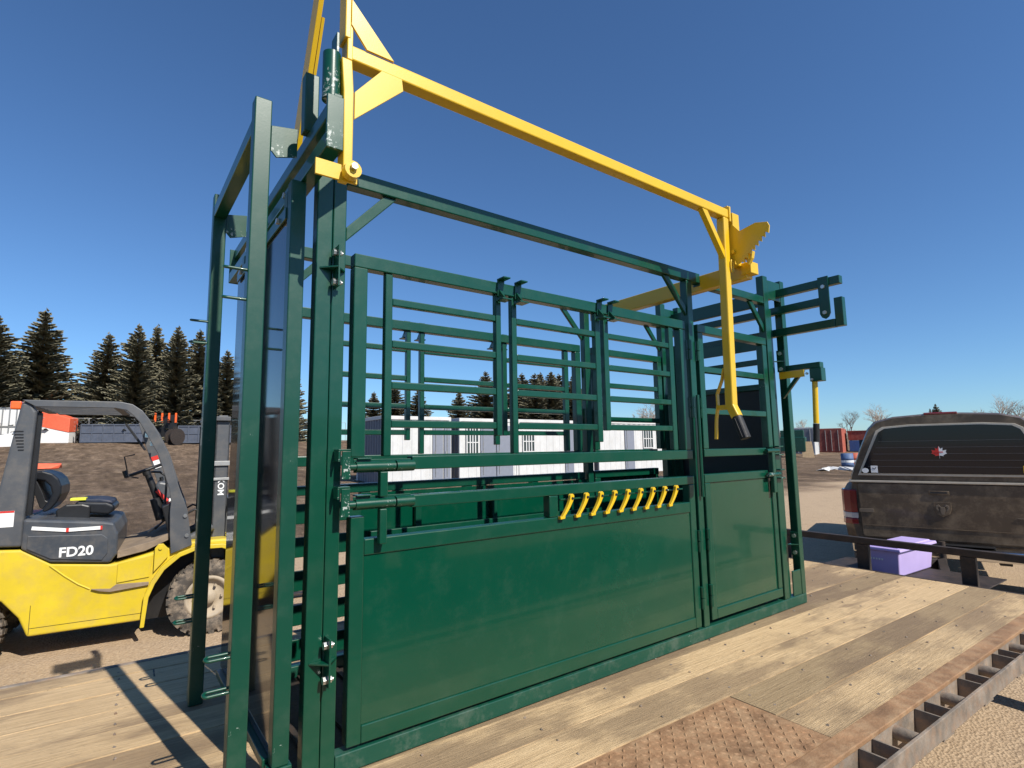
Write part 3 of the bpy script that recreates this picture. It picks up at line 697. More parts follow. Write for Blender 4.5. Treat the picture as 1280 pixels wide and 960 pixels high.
# engine cover with lettering
cov = [(-1.33, .885), (-1.14, .76), (-.745, .712), (-.70, .78), (-.70, .95), (-.735, 1.045), (-.80, 1.06), (-1.33, 1.12)]
ec = fb(MB().prism(cov, 'y', .012, FW-.012), 'engine_cover', 'fork_cover', bevel=.02, seg=3)
m = MB(); m.prism([(-1.29, .885), (-1.135, .79), (-.80, .745), (-.765, .80), (-.77, .92), (-.81, .955), (-1.29, .985)], 'y', .002, .012); fb(m, 'cover_side_panel', 'fork_cover', parent=ec, bevel=.004)
text('model_lettering', 'FD20', .105, 'white_paint', ec, (-.975, .0, .832), (rad(90), 0, 0), .98, bold=.0028)
m = MB(); m.bar((-1.27, .006, 1.045), (-1.05, .004, 1.012), .003, .028); m.bar((-1.035, .004, 1.012), (-.825, .003, 1.012), .003, .028); fb(m, 'warning_strip', 'white_paint', parent=ec, bevel=0)
m = MB(); m.box(-1.052, -1.034, .001, .006, .996, 1.028); m.box(-.826, -.812, .001, .006, .996, 1.028); fb(m, 'red_mark', 'red_paint', parent=ec, bevel=0)
# rear pillar / guard
pil = [(-1.72, .93), (-1.325, .90), (-1.325, 1.14), (-1.305, 1.98), (-1.345, 2.055), (-1.405, 2.055), (-1.50, 1.31), (-1.60, 1.12)]
for y0, y1 in ((0.02, .12), (FW-.12, FW-.02)):
    p = fb(MB().prism([(a-(.155 if y0 > .5 else 0), b) for a, b in pil], 'y', y0, y1), 'rear_pillar', 'fork_grey', bevel=.02, seg=3)
    if y0 < .1:
        fb(MB().prism([(-1.324, 1.14), (-1.290, 1.14), (-1.278, 1.975), (-1.304, 1.975)], 'y', .07, .125), 'pillar_seal', 'black', parent=p, bevel=.003)
        m = MB()
        for k in range(7): m.bar((-1.435+.006*k, .017, 1.82-.025*k), (-1.375+.002*k, .017, 1.82-.025*k), .004, .008)
        fb(m, 'vent_slots', 'black', parent=p, bevel=0)
        m = MB(); m.box(-1.53, -1.385, .0175, .0195, 1.065, 1.19); fb(m, 'instruction_decal', 'white_paint', parent=p, bevel=0)
        m = MB(); m.box(-1.529, -1.386, .0155, .0172, 1.176, 1.19); fb(m, 'decal_header', 'red_paint', parent=p, bevel=0)
fb(MB().box(-1.66, -1.33, .121, FW-.121, .90, 1.12), 'rear_panel', 'fork_grey', bevel=.02)
def band(o, i): return o+i[::-1]
go = [(-1.40, 2.075), (-.75, 2.080), (-.66, 2.06), (-.585, 2.005), (-.53, 1.93), (-.47, 1.83), (-.37, 1.62), (-.27, 1.31), (-.20, 1.12), (-.15, .80), (-.31, .74)]
gi = [(-1.31, 2.02), (-.78, 2.022), (-.70, 2.005), (-.65, 1.96), (-.60, 1.90), (-.545, 1.80), (-.45, 1.62), (-.35, 1.31), (-.33, 1.20), (-.335, 1.11), (-.325, .90)]
for y0, y1 in ((.0, .045), (FW-.045, FW)):
    g = fb(MB().prism(band(go, gi), 'y', y0, y1), 'overhead_guard', 'fork_grey', bevel=.006)
    if y0 < .1:
        m = MB()
        for s_, z_ in ((-.215, 1.065), (-.195, .89)): m.cyl((s_, -.012, z_), (s_, 0, z_), .016, n=12)
        fb(m, 'guard_bolt', 'steel', parent=g, bevel=0)
m = MB()
for k in range(6): y = .15+.16*k; m.box(-1.33, -.72, y-.014, y+.014, 2.03, 2.06)
m.box(-.80, -.74, .046, FW-.046, 2.025, 2.065); m.box(-1.39, -1.33, .046, FW-.046, 2.025, 2.065); m.bar((-.56, .046, 1.9), (-.56, FW-.046, 1.9), .05, .03)
fb(m, 'roof_bars', 'fork_grey', bevel=.003)
# inner front pillar with decal, grab handle, mirror bracket
m = MB(); m.bar((-.62, .93, 1.95), (-.36, .93, 1.14), .05, .075, up=(1, 0, 0)); fp_ = fb(m, 'far_guard_strut', 'fork_grey', bevel=.004)
m = MB(); m.bar((-.503, .900, 1.60), (-.488, .900, 1.56), .06, .01, up=(0, 1, 0)); fb(m, 'decal_header', 'red_paint', parent=fp_, bevel=0)
m = MB(); m.bar((-.487, .900, 1.558), (-.46, .900, 1.48), .055, .009, up=(0, 1, 0)); fb(m, 'caution_decal', 'white_paint', parent=fp_, bevel=0)
m = MB(); m.tube([(-.64, .4, 1.62), (-.72, .4, 1.60), (-.68, .4, 1.42), (-.60, .4, 1.40)], .006, 8); fb(m, 'mirror_bracket', 'black', bevel=0)
m = MB(); m.bar((-.72, .35, 1.90), (-.56, .35, 1.66), .05, .02, up=(1, 0, 0)); fb(m, 'wiper_bar', 'black', bevel=.003)
m = MB(); m.box(-.58, -.53, .6, .68, 1.78, 1.83); m.box(-.54, -.50, .72, .79, 1.70, 1.75); fb(m, 'mirror', 'chrome', bevel=.004)
fb(MB().box(-1.475, -1.405, .03, .12, 2.0, 2.065), 'turn_signal', 'orange', bevel=.01)
# floor, cowl, column, wheel, pedals
fb(MB().prism([(-.70, .80), (-.45, .86), (-.33, .92), (-.33, .86), (-.5, .78), (-.70, .74)], 'y', .05, FW-.05), 'floor_mat', 'dusty', bevel=.004)
fb(MB().prism([(-.32, .84), (-.16, .84), (-.20, 1.12), (-.26, 1.22), (-.40, 1.15), (-.36, 1.0)], 'y', .05, FW-.05), 'dash_cowl', 'black', bevel=.01)
fb(MB().prism([(-.40, 1.17), (-.26, 1.23), (-.30, 1.33), (-.44, 1.36), (-.47, 1.32)], 'y', .45, .85), 'instrument_pod', 'fork_grey', bevel=.02)
m = MB(); m.box(-.35, -.30, .30, .44, 1.15, 1.20); m.box(-.41, -.37, .6, .7, 1.12, 1.14); fb(m, 'dash_tray', 'white_paint', bevel=.003)
fb(MB().cyl((-.45, .35, 1.28), (-.36, .35, 1.18), .016), 'fire_bottle', 'red_paint', bevel=0)
m = MB(); m.cyl((-.36, .55, .98), (-.54, .55, 1.44), .038, .028, n=14); m.cyl((-.46, .52, 1.20), (-.40, .52, 1.0), .05, n=12); fb(m, 'steering_column', 'black', bevel=.002)
ax_ = Vector((-.36, .0, .98))-Vector((-.54, .0, 1.44)); ax_.normalize(); u_ = Vector((0, 1, 0)); v_ = ax_.cross(u_); cc = Vector((-.555, .55, 1.47))
ring = [cc+(u_*math.cos(2*math.pi*k/28)+v_*math.sin(2*math.pi*k/28))*.165 for k in range(28)]
m = MB(); m.tube(ring, .014, 9, closed=True)
for a in (0, 120, 240): m.bar(cc, cc+(u_*math.cos(rad(a))+v_*math.sin(rad(a)))*.16, .03, .010, up=ax_)
m.cyl(cc-ax_*.01, cc+ax_*.05, .035, n=12); kn = cc+(u_*math.cos(rad(250))+v_*math.sin(rad(250)))*.165; m.cyl(kn, kn-ax_*.06, .018, n=10)
fb(m, 'steering_wheel', 'black', bevel=0)
m = MB(); m.tube([(-.50, .22, 1.46), (-.43, .22, 1.455), (-.385, .22, 1.42), (-.375, .22, 1.35), (-.38, .22, 1.05)], .010, 8); fb(m, 'grab_handle', 'black', bevel=0)
for k in range(3):
    m = MB(); m.cyl((-.33, .72+.07*k, 1.18), (-.42, .72+.07*k, 1.36), .006, n=8); m.cyl((-.42, .72+.07*k, 1.36), (-.43, .72+.07*k, 1.39), .016, n=10); fb(m, 'hydraulic_lever', 'black', bevel=0)
m = MB(); m.bar((-.50, .40, .90), (-.40, .40, .97), .08, .015); m.bar((-.45, .62, .90), (-.36, .62, 1.0), .08, .015); fb(m, 'pedal', 'black', bevel=.003)
# seat
bp = [(a-.04, b) for a, b in [(-1.02, 1.13), (-.76, 1.09), (-.72, 1.125), (-.72, 1.17), (-.78, 1.20), (-1.0, 1.22)]]
st = fb(MB().prism(bp, 'y', .30, .80), 'seat_cushion', 'seat', bevel=.028, seg=4)
fb(MB().prism([(-1.02, 1.205), (-.84, 1.195), (-.775, 1.18), (-.785, 1.21), (-.87, 1.232), (-1.02, 1.24)], 'y', .33, .77), 'cushion_top', 'seat_pad', parent=st, bevel=.012, seg=3)
fb(MB().prism([(-1.16, 1.07), (-.93, 1.06), (-.93, 1.18), (-.99, 1.20), (-1.10, 1.20), (-1.17, 1.15)], 'y', .27, .30), 'seat_side_cover', 'black', parent=st, bevel=.02)
bk = [(a-.085, b) for a, b in [(-1.30, 1.45), (-1.275, 1.485), (-1.20, 1.492), (-1.13, 1.465), (-1.085, 1.42), (-1.062, 1.36), (-1.06, 1.29), (-1.085, 1.22), (-1.12, 1.17), (-1.16, 1.14), (-1.185, 1.155), (-1.14, 1.235), (-1.125, 1.30), (-1.14, 1.36), (-1.18, 1.405), (-1.24, 1.42), (-1.29, 1.415)]]
sb = fb(MB().prism(bk, 'y', .32, .78), 'seat_backrest', 'seat', bevel=.022, seg=4)
fb(MB().prism([(a-.085, b) for a, b in [(-1.285, 1.414), (-1.235, 1.414), (-1.185, 1.30), (-1.165, 1.24), (-1.145, 1.225), (-1.18, 1.165), (-1.20, 1.18)]], 'y', .34, .76), 'backrest_shell', 'black', parent=sb, bevel=.006)
fb(MB().box(-1.08, -.97, .305, .42, 1.227, 1.248), 'hi_vis_tag', 'amber_hi', parent=st, bevel=.003)
# wheels
def tyre(mb, c, R, w, lug=True, n=40):
    x, y, z = c
    mb.lathe([(R*.58, -w/2+.01), (R*.62, -w/2), (R*.90, -w/2), (R*.96, -w/2+.012), (R*.97, 0), (R*.96, w/2-.012), (R*.90, w/2), (R*.62, w/2), (R*.58, w/2-.01)], c, 'y', n)
    if lug:
        for k in range(26):
            for sgn, ph in ((-1, 0), (1, .5)):
                t = 2*math.pi*(k+ph)/26; dt = .075
                vs = []
                for rr in (R*.90, R*1.0):
                    for (a, yy) in ((t-dt, sgn*w/2*1.01), (t+dt, sgn*w/2*1.01), (t+dt+.05*sgn, sgn*.01), (t-dt+.05*sgn, sgn*.01)):
                        vs.append((x+rr*math.cos(a), y+yy, z+rr*math.sin(a)))
                mb.add(vs, [(0, 3, 2, 1), (4, 5, 6, 7), (0, 1, 5, 4), (1, 2, 6, 5), (2, 3, 7, 6), (3, 0, 4, 7)])
    return mb
for cx, R, w, ys in ((.0, .325, .20, (.10, FW-.10)), (-1.66, .27, .17, (.09, FW-.09))):
    for yy in ys:
        sgn = -1 if yy < .5 else 1
        m = MB(); tyre(m, (cx, yy, R), R, w); wt = fb(m, 'tyre', 'tyre', bevel=0)
        m = MB(); m.lathe([(R*.60, sgn*w*.42), (R*.56, sgn*w*.5), (R*.50, sgn*w*.5), (R*.46, sgn*w*.30), (R*.2, sgn*w*.22), (R*.18, sgn*w*.5), (0.001, sgn*w*.5)], (cx, yy, R), 'y', 28)
        for k in range(6):
            t = k*math.pi/3; px, pz = cx+R*.34*math.cos(t), R+R*.34*math.sin(t); m.cyl((px, yy+sgn*w*.26, pz), (px, yy+sgn*w*.42, pz), .012, n=6)
        fb(m, 'wheel_rim', 'rim', parent=wt, bevel=0)
# mast
mr_ = []
for y in (.22, FW-.30):
    m = MB(); m.box(.10, .22, y, y+.02, .15, 1.93); m.box(.10, .115, y, y+.08, .15, 1.93); m.box(.205, .22, y, y+.08, .15, 1.93); r_ = fb(m, 'mast_rail', 'fork_grey', bevel=.003)
    if y < .5: text('mast_lettering', 'KOM', .075, 'white_paint', r_, (.16, y-.003, 1.30), (rad(90), rad(90), 0), 1.0, bold=.0015)
    m = MB(); m.box(-.02, .08, y+.02, y+.035, .25, 1.90); m.box(-.02, -.008, y+.02, y+.07, .25, 1.90); fb(m, 'inner_mast_rail', 'fork_grey', bevel=.003)
    fb(MB().cyl((.05, y+.12, .3), (.05, y+.12, 1.5), .035, n=16), 'lift_cylinder', 'black', bevel=0)
    fb(MB().cyl((.05, y+.12, 1.5), (.05, y+.12, 1.86), .02, n=16), 'lift_rod', 'chrome', bevel=0)
    m = MB(); m.cyl((-.25, y-.03, .80), (.02, y-.03, .93), .035, n=14); fb(m, 'tilt_cylinder', 'fork_grey', bevel=0)
    m = MB(); m.tube([(-.18, y, 1.02), (-.05, y-.02, 1.10), (.05, y-.02, 1.06), (.10, y-.02, .92)], .010, 8); fb(m, 'hydraulic_hose', 'black', bevel=0)
m = MB()
for z in (.28, 1.05, 1.90): m.box(.121, .20, .241, FW-.301, z, z+.09)
m.box(-.02, .22, .18, FW-.22, 1.935, 1.975)
fb(m, 'mast_crossmember', 'fork_grey', bevel=.004)
m = MB(); m.box(.09, .23, .20, .219, 1.50, 1.545); m.box(.08, .23, .205, .219, 1.36, 1.385); fb(m, 'chain_anchor', 'galv', bevel=.003)
m = MB()
for z in (.16, .58, 1.1): m.box(.235, .27, .12, FW-.2, z, z+.08)
for y in (.13, .35, .55, .75, FW-.23): m.box(.237, .262, y, y+.02, .17, 1.16)
fb(m, 'fork_carriage', 'fork_grey', bevel=.003)
for y in (.2, FW-.38):
    m = MB(); m.prism([(.272, .72), (.31, .72), (.315, .10), (1.35, .065), (1.35, .055), (.272, .055)], 'y', y, y+.1); fb(m, 'fork_tine', 'darksteel', bevel=.003)
for o in bpy.data.objects:
    if o.parent == fk and o.name.split('.')[0] in ('mast_rail', 'inner_mast_rail', 'lift_cylinder', 'lift_rod', 'mast_crossmember', 'chain_anchor', 'fork_carriage', 'fork_tine', 'hydraulic_hose'): o.location.x -= .09
# rear counterweight top
fb(MB().prism([(-2.14, .93), (-1.63, .905), (-1.63, 1.10), (-1.95, 1.08), (-2.12, 1.03)], 'y', .06, FW-.06), 'counterweight_cap', 'fork_grey', bevel=.03, seg=3)
fb(MB().box(-2.06, -1.80, .30, .80, 1.085, 1.12), 'radiator_grille', 'black', bevel=.004)

# ------------------------------------------------------------------ pickup
TH = rad(90-73); tz0 = T(7.3, .2)
pk = empty('pickup_truck', (7.27, .16, 0), TH, 'dusty bronze pickup truck with a matching canopy, parked tail toward the trailer', 'pickup truck')
def pb(mb, name, m, parent=pk, bevel=.01, seg=2, label=None): return mb.build(name, m, parent, bevel=bevel, seg=seg, label=label)
# bed body: rounded section lofted along x
def section(w0, w1, w2, z0, z1, z2, n=6):
    """half profile from bottom to top: (y,z)"""
    return [(w0*.97, z0), (w0, z0+.04), (w1, (z0+z1)/2), (w1, z1-.08), (w2+.02, z1), (w2, z2)]
def loft(mb, secs, caps=True, smooth=True):
    """secs: list of (x, [(y,z)...]) of equal length"""
    n = len(secs[0][1]); vs = [(x, y, z) for x, s_ in secs for y, z in s_]; fs = []
    for k in range(len(secs)-1):
        for i in range(n):
            fs.append((k*n+i, k*n+(i+1) % n, (k+1)*n+(i+1) % n, (k+1)*n+i))
    mb.add(vs, fs, smooth)
    if caps: mb.add(vs[:n], [tuple(range(n))]); mb.add(vs[-n:], [tuple(range(n))])
    return mb
def full(h): return h+[(-y, z) for y, z in h[::-1]]
bed = full([(.93, .62), (.99, .66), (1.015, .85), (1.015, 1.05), (.995, 1.19), (.955, 1.262), (.93, 1.280)])
tail = full([(.86, .64), (.90, .67), (.925, .85), (.93, 1.05), (.915, 1.19), (.90, 1.262), (.89, 1.278)])
m = MB(); loft(m, [(.03, tail), (.10, bed), (2.05, bed)]); bd = pb(m, 'bed', 'truck', bevel=0)
# tailgate
m = MB(); m.prism([(-.815, .675), (.815, .675), (.83, .70), (.845, 1.25), (.83, 1.272), (-.83, 1.272), (-.845, 1.25), (-.83, .70)], 'x', -.012, .028); tg_ = pb(m, 'tailgate', 'truck', bevel=.008)
pb(MB().box(-.018, -.013, -.80, .80, .80, .806), 'tailgate_crease', 'truck', parent=tg_, bevel=.002)
m = MB(); m.box(-.022, -.0125, .02, .20, 1.165, 1.205); hdl = pb(m, 'tailgate_handle', 'truck', parent=tg_, bevel=.006)
m = MB(); m.box(-.024, -.0225, .04, .18, 1.178, 1.192); pb(m, 'handle_recess', 'black', parent=tg_, bevel=0)
# shield badge with a horned head
m = MB(); sh = [(-.075, .07), (.075, .07), (.078, .0), (.058, -.055), (0, -.085), (-.058, -.055), (-.078, 0)]
ey, ez = .09, 1.015
m.prism([(ey+a, ez+b) for a, b in sh], 'x', -.020, -.0125)
pb(m, 'badge_shield', 'truck', parent=tg_, bevel=.003)
m = MB()
for s_ in (-1, 1):
    pts = [(ey+s_*.01, ez+.015), (ey+s_*.03, ez+.045), (ey+s_*.055, ez+.035), (ey+s_*.058, ez+.0), (ey+s_*.040, ez-.025), (ey+s_*.030, ez-.012), (ey+s_*.042, ez+.005), (ey+s_*.038, ez+.02), (ey+s_*.022, ez+.02)]
    m.prism(pts, 'x', -.026, -.0205)
m.prism([(ey-.018, ez+.02), (ey+.018, ez+.02), (ey+.022, ez-.02), (ey+.008, ez-.062), (ey-.008, ez-.062), (ey-.022, ez-.02)], 'x', -.028, -.0205)
pb(m, 'badge_emblem', 'badge', parent=tg_, bevel=.002)
m = MB(); m.prism([(.71, .945), (.845, .945), (.85, .96), (.845, .985), (.71, .985), (.705, .965)], 'x', -.019, -.0125); pb(m, 'name_badge', 'badge', parent=tg_, bevel=.002)
m = MB(); m.prism([(-.66, .93), (-.50, .945), (-.50, .955), (-.66, .945)], 'x', -.019, -.0125); pb(m, 'name_badge', 'badge', parent=tg_, bevel=.001)
for s_ in (1, -1):
    lp = [(.006, s_*.862), (.004, s_*.93), (.05, s_*.998), (.12, s_*1.024), (.22, s_*1.026), (.22, s_*.96), (.05, s_*.88)]
    m = MB(); m.prism(lp, 'z', .932, 1.195); m.prism(lp, 'z', .80, .868); tlx = pb(m, 'tail_lamp', 'taillight', bevel=.012)
    m = MB(); m.prism([(a+.003, b) for a, b in lp], 'z', .870, .930); pb(m, 'reverse_lens', 'lens_clear', parent=tlx, bevel=.004)
# canopy
def csec(zb, f=1.0):
    return full([(.915, 1.305), (.905, 1.36), (.80, 1.66), (.70, 1.90), (.62, 1.975), (.45, 2.02), (.15, 2.04)])
c0 = full([(.90, 1.305), (.89, 1.36), (.785, 1.66), (.69, 1.88), (.61, 1.955), (.45, 2.00), (.15, 2.02)])
m = MB(); loft(m, [(-.01, c0), (.05, csec(0)), (2.0, csec(0))]); cn = pb(m, 'canopy', 'truck', bevel=0)
pb(MB().box(-.028, 2.0, -.925, .925, 1.281, 1.304), 'canopy_rail', 'truck_trim', bevel=.004)
gl = [(.80, 1.385), (.60, 1.845), (.54, 1.885), (.30, 1.905), (-.30, 1.905), (-.54, 1.885), (-.60, 1.845), (-.80, 1.385)]
pb(MB().prism([(a*1.04, 1.36 if b < 1.4 else b+.02) for a, b in gl], 'x', -.020, -.0105), 'hatch_frame', 'truck_trim', parent=cn, bevel=.003)
wg = pb(MB().prism(gl, 'x', -.030, -.0205), 'rear_window', 'glass', parent=cn, bevel=.003)
m = MB(); m.box(-.034, -.0305, .0, .14, 1.60, 1.62)
# maple leaf decal: red and white quarters
leaf = [(0, .085), (.018, .045), (.045, .06), (.04, .02), (.085, .03), (.075, -.005), (.09, -.02), (.045, -.045), (.05, -.06), (0, -.05), (0, -.09), (-.004, -.09), (-.004, -.05), (-.05, -.06), (-.045, -.045), (-.09, -.02), (-.075, -.005), (-.085, .03), (-.04, .02), (-.045, .06), (-.018, .045)]
fy, fz = .07, 1.62
def ystripe(c, name, sgn):
    m = MB(); pts = [(fy+a*.75, fz+b*.75) for a, b in leaf if a*sgn >= -.004]
    m.prism(pts, 'x', -.0335, -.031); pb(m, name, c, bevel=0)
ystripe('white_paint', 'leaf_decal', -1); ystripe('red_paint', 'leaf_decal', 1)
m = MB(); m.box(-.0355, -.034, fy-.035, fy+.035, fz-.006, fz+.004); pb(m, 'leaf_decal_bar', 'red_paint', bevel=0)
m = MB(); m.prism([(.755+.033*math.cos(k*math.pi/8), 1.415+.028*math.sin(k*math.pi/8)) for k in range(16)], 'x', -.0335, -.031); pb(m, 'oval_sticker', 'white_paint', bevel=0)
m = MB(); m.box(-.0335, -.031, .635, .70, 1.392, 1.47); stq = pb(m, 'square_sticker', 'white_paint', bevel=0)
m = MB(); m.bar((-.0345, .685, 1.445), (-.0345, .665, 1.43), .002, .006); m.bar((-.0345, .665, 1.43), (-.0345, .65, 1.452), .002, .006); pb(m, 'tick_mark', 'black', bevel=0)
m = MB(); m.box(-.0335, -.031, -.66, -.585, 1.40, 1.475); pb(m, 'yellow_sticker', 'yellow', bevel=0)
text('sticker_lettering', 'U', .05, 'black', pk, (-.0345, -.622, 1.437), (rad(90), 0, rad(-90)), 1, bold=.001)
pb(MB().box(-.005, .06, -.12, .17, 2.024, 2.05), 'brake_light', 'taillight', parent=cn, bevel=.008)
for k, z in enumerate((1.46, 1.53, 1.60, 1.67, 1.74)):
    w_ = .76-(z-1.385)*.43
    pb(MB().box(-.0312, -.0306, -w_, w_, z, z+.003), 'defroster_line', 'line', parent=cn, bevel=0)
# bumper, step, hitch
m = MB(); m.prism([(-.03, .50), (-.16, .52), (-.17, .63), (-.03, .65)], 'y', -.93, .93); bmpr = pb(m, 'rear_bumper', 'chrome', bevel=.015)
pb(MB().box(-.14, -.03, -.30, .30, .651, .657), 'bumper_step', 'black', parent=bmpr, bevel=.002)
# cab and hood
cab = full([(.94, .62), (1.0, .70), (1.01, 1.10), (.97, 1.28), (.84, 1.92), (.74, 2.04), (.4, 2.08)])
m = MB(); loft(m, [(2.10, cab), (3.9, cab)]); cbx = pb(m, 'cab', 'truck', bevel=0)
hood = full([(.90, .60), (.98, .70), (1.0, 1.0), (.94, 1.20), (.80, 1.28), (.5, 1.32), (.2, 1.33)]); nose = full([(.86, .60), (.92, .70), (.94, 1.0), (.88, 1.12), (.75, 1.20), (.5, 1.24), (.2, 1.25)])
m = MB(); loft(m, [(3.91, hood), (5.2, hood), (5.35, nose)]); pb(m, 'hood', 'truck', bevel=0)
for s_ in (1, -1):
    m = MB(); m.prism([(2.35, 1.30), (3.7, 1.30), (3.4, 1.78), (2.4, 1.78)], 'y', min(s_*.86, s_*.965), max(s_*.86, s_*.965)); pb(m, 'side_window', 'glass', parent=cbx, bevel=0)
    for wx in (.95, 4.45):
        m = MB(); tyre(m, (wx, s_*.86, .40), .40, .26, False, 36); w_ = pb(m, 'wheel', 'tyre', bevel=0)
        m = MB(); m.lathe([(.24, s_*.10), (.21, s_*.12), (.19, s_*.06), (.06, s_*.05), (.05, s_*.09), (.001, s_*.09)], (wx, s_*.86, .40), 'y', 24); pb(m, 'rim', 'chrome', parent=w_, bevel=0)
m = MB(); m.prism([(3.86, 1.30), (3.92, 1.30), (3.45, 1.90), (3.40, 1.90)], 'y', -.80, .80); pb(m, 'windshield', 'glass', bevel=0)
m = MB(); m.box(.3, 5.0, -.45, -.35, .42, .60); m.box(.3, 5.0, .35, .45, .42, .60); m.cyl((.95, -.75, .40), (.95, .75, .40), .06); m.cyl((4.45, -.75, .40), (4.45, .75, .40), .05); pb(m, 'frame_rails', 'black', bevel=0)

# out-of-view reflection helper
# dark trailer added behind the camera so the green sheets mirror something dark
et = empty('added_reflection_trailer', (3.5, -5.6, T(3, -6)), rad(-3), 'dark trailer added out of view behind the camera for the green chute sheets to mirror', 'cargo trailer')
MB().box(-6.5, 6.0, -1.6, 0, .55, 2.35).build('body', 'bin_dark', et, bevel=.05)
m = MB()
for k in range(22): m.box(-6.4+.58*k, -6.37+.58*k, .001, .008, .6, 2.3)
m.build('side_trim', 'black', et)
for x in (-.6, .4): MB().lathe([(.001, -.1), (.34, -.1), (.36, -.07), (.36, .07), (.34, .1), (.001, .1)], (x, -.11, .36), 'y', 24).build('wheel', 'tyre', et)
MB().box(-6.5, 6.0, -1.55, -.25, .42, .549).build('chassis', 'black', et)
# ------------------------------------------------------------------ portable cabins, row parallel to the chute
def cabin(x0, x1, y0, y1, z0, z1, label, white=(), doors=(), windows=(), side='cab_grey', body='cab_white'):
    r = empty('portable_cabin', ((x0+x1)/2, (y0+y1)/2, z0), 0, label, 'portable cabin', 'row of white portable cabins')
    off = ((x0+x1)/2, (y0+y1)/2, z0)
    bld = lambda mb, n, m, b=.01, parent=r: mb.build(n, m, parent, off=off, bevel=b)
    m = MB()
    # corrugated front wall as real ribs
    pts = []; x = x0+.05; k = 0
    while x < x1-.05:
        pts += [(x, y0+(.018 if k % 2 else 0)), (min(x+.16, x1-.05), y0+(.018 if k % 2 else 0))]; x += .19; k += 1
    pts = pts+[(x1-.05, y1), (x0+.05, y1)]
    bld(m.prism(pts, 'z', z0+.12, z1-.13), 'wall', body, 0)
    m = MB(); pts = []; y = y0+.1; k = 0
    while y < y1-.1: pts += [(x0+(.03 if k % 2 else 0), y), (x0+(.03 if k % 2 else 0), min(y+.10, y1-.1))]; y += .12; k += 1
    pts += [(x0+.049, y1-.1), (x0+.049, y0+.1)]
    bld(m.prism(pts, 'z', z0+.12, z1-.13), 'end_wall', side, 0)  # shade of the end wall is put into its grey colour
    m = MB(); m.box(x0-.02, x1+.02, y0-.03, y1+.02, z1-.13, z1); m.box(x0-.02, x1+.02, y0-.03, y1+.02, z0, z0+.12)
    for xx in (x0-.02, x1-.08):
        for yy in (y0-.03, y1-.08): m.box(xx, xx+.1, yy, yy+.1, z0+.121, z1-.131)
    bld(m, 'corner_frame', 'cab_white')
    for a, b in doors:
        d = bld(MB().box(a, b, y0-.045, y0-.002, z0+.16, z1-.28), 'door', 'cab_door')
        m = MB(); m.box(a+.05, a+.09, y0-.075, y0-.046, z0+1.0, z0+1.25); m.tube([(a+.12, y0-.06, z0+.3), (a+.12, y0-.06, z1-.4)], .015, 6); bld(m, 'door_hardware', 'galv', 0, d)
    for a, b, c, d in windows:
        w = bld(MB().box(a, b, y0-.03, y0-.004, c, d), 'window', 'cab_glass', .002)
        m = MB(); t = .05
        m.box(a-t, b+t, y0-.06, y0-.0305, d, d+t); m.box(a-t, b+t, y0-.06, y0-.0305, c-t, c); m.box(a-t, a, y0-.06, y0-.0305, c, d); m.box(b, b+t, y0-.06, y0-.0305, c, d)
        for k in range(1, 4): xx = a+(b-a)*k/4; m.box(xx-.025, xx+.025, y0-.06, y0-.0305, c, d)
        m.box(a, b, y0-.058, y0-.0315, (c+d)/2-.02, (c+d)/2+.02)
        bld(m, 'window_bars', 'cab_white', .002, w)
    return r
zc = .42
cabin(7.95, 10.77, 16.8, 19.2, zc, 2.99, 'white corrugated cabin with its shaded end wall coloured grey and double grey doors, first in row', doors=((9.98, 10.42), (10.48, 10.76)))
cabin(11.18, 14.05, 16.8, 19.2, zc, 2.97, 'white cabin with barred window left of wide blue-grey doors, second in row', doors=((12.15, 12.9), (12.95, 13.78)), windows=((11.52, 12.02, 1.45, 2.55),))
cabin(14.12, 18.52, 16.8, 19.2, zc, 2.98, 'white cabin with barred window and a narrow grey panel, third in row', doors=((16.75, 17.25),), windows=((14.35, 14.92, 1.62, 2.45),))
cabin(18.9, 24.6, 16.8, 19.2, zc, 3.02, 'long white cabin with grey panel and far barred window, last in row', doors=((20.75, 21.42),), windows=((22.15, 22.85, 1.7, 2.6),))

# ------------------------------------------------------------------ distant yard things
def sh_container(loc, rz, L, Wd, H, m1, m2, label, name='shipping_container', cat='shipping container'):
    r = empty(name, loc, rz, label, cat)
    mb = MB(); pts = []; x = 0; k = 0
    while x < L: pts += [(x, .06 if k % 2 else 0), (min(x+.16, L), .06 if k % 2 else 0)]; x += .2; k += 1
    pts += [(L, Wd), (0, Wd)]
    mb.prism(pts, 'z', .12, H-.1); mb.build('wall', m1, r)
    mb = MB(); mb.box(-.02, L+.02, -.02, Wd, H-.099, H); mb.box(-.02, L+.02, -.02, Wd, 0, .119); mb.box(-.02, .1, -.03, -.001, .12, H-.1); mb.box(L-.1, L+.02, -.03, -.001, .12, H-.1); mb.build('frame', m1, r)
    for a, b in ((.06, Wd/2-.02), (Wd/2+.02, Wd-.06)):
        d = MB().box(-.06, -.021, a, b, .14, H-.12).build('door', m2, r)
        mb = MB()
        for yy in (a+.25, b-.25): mb.cyl((-.09, yy, .2), (-.09, yy, H-.2), .025, n=8)
        mb.build('locking_bar', 'galv', r)
    return r
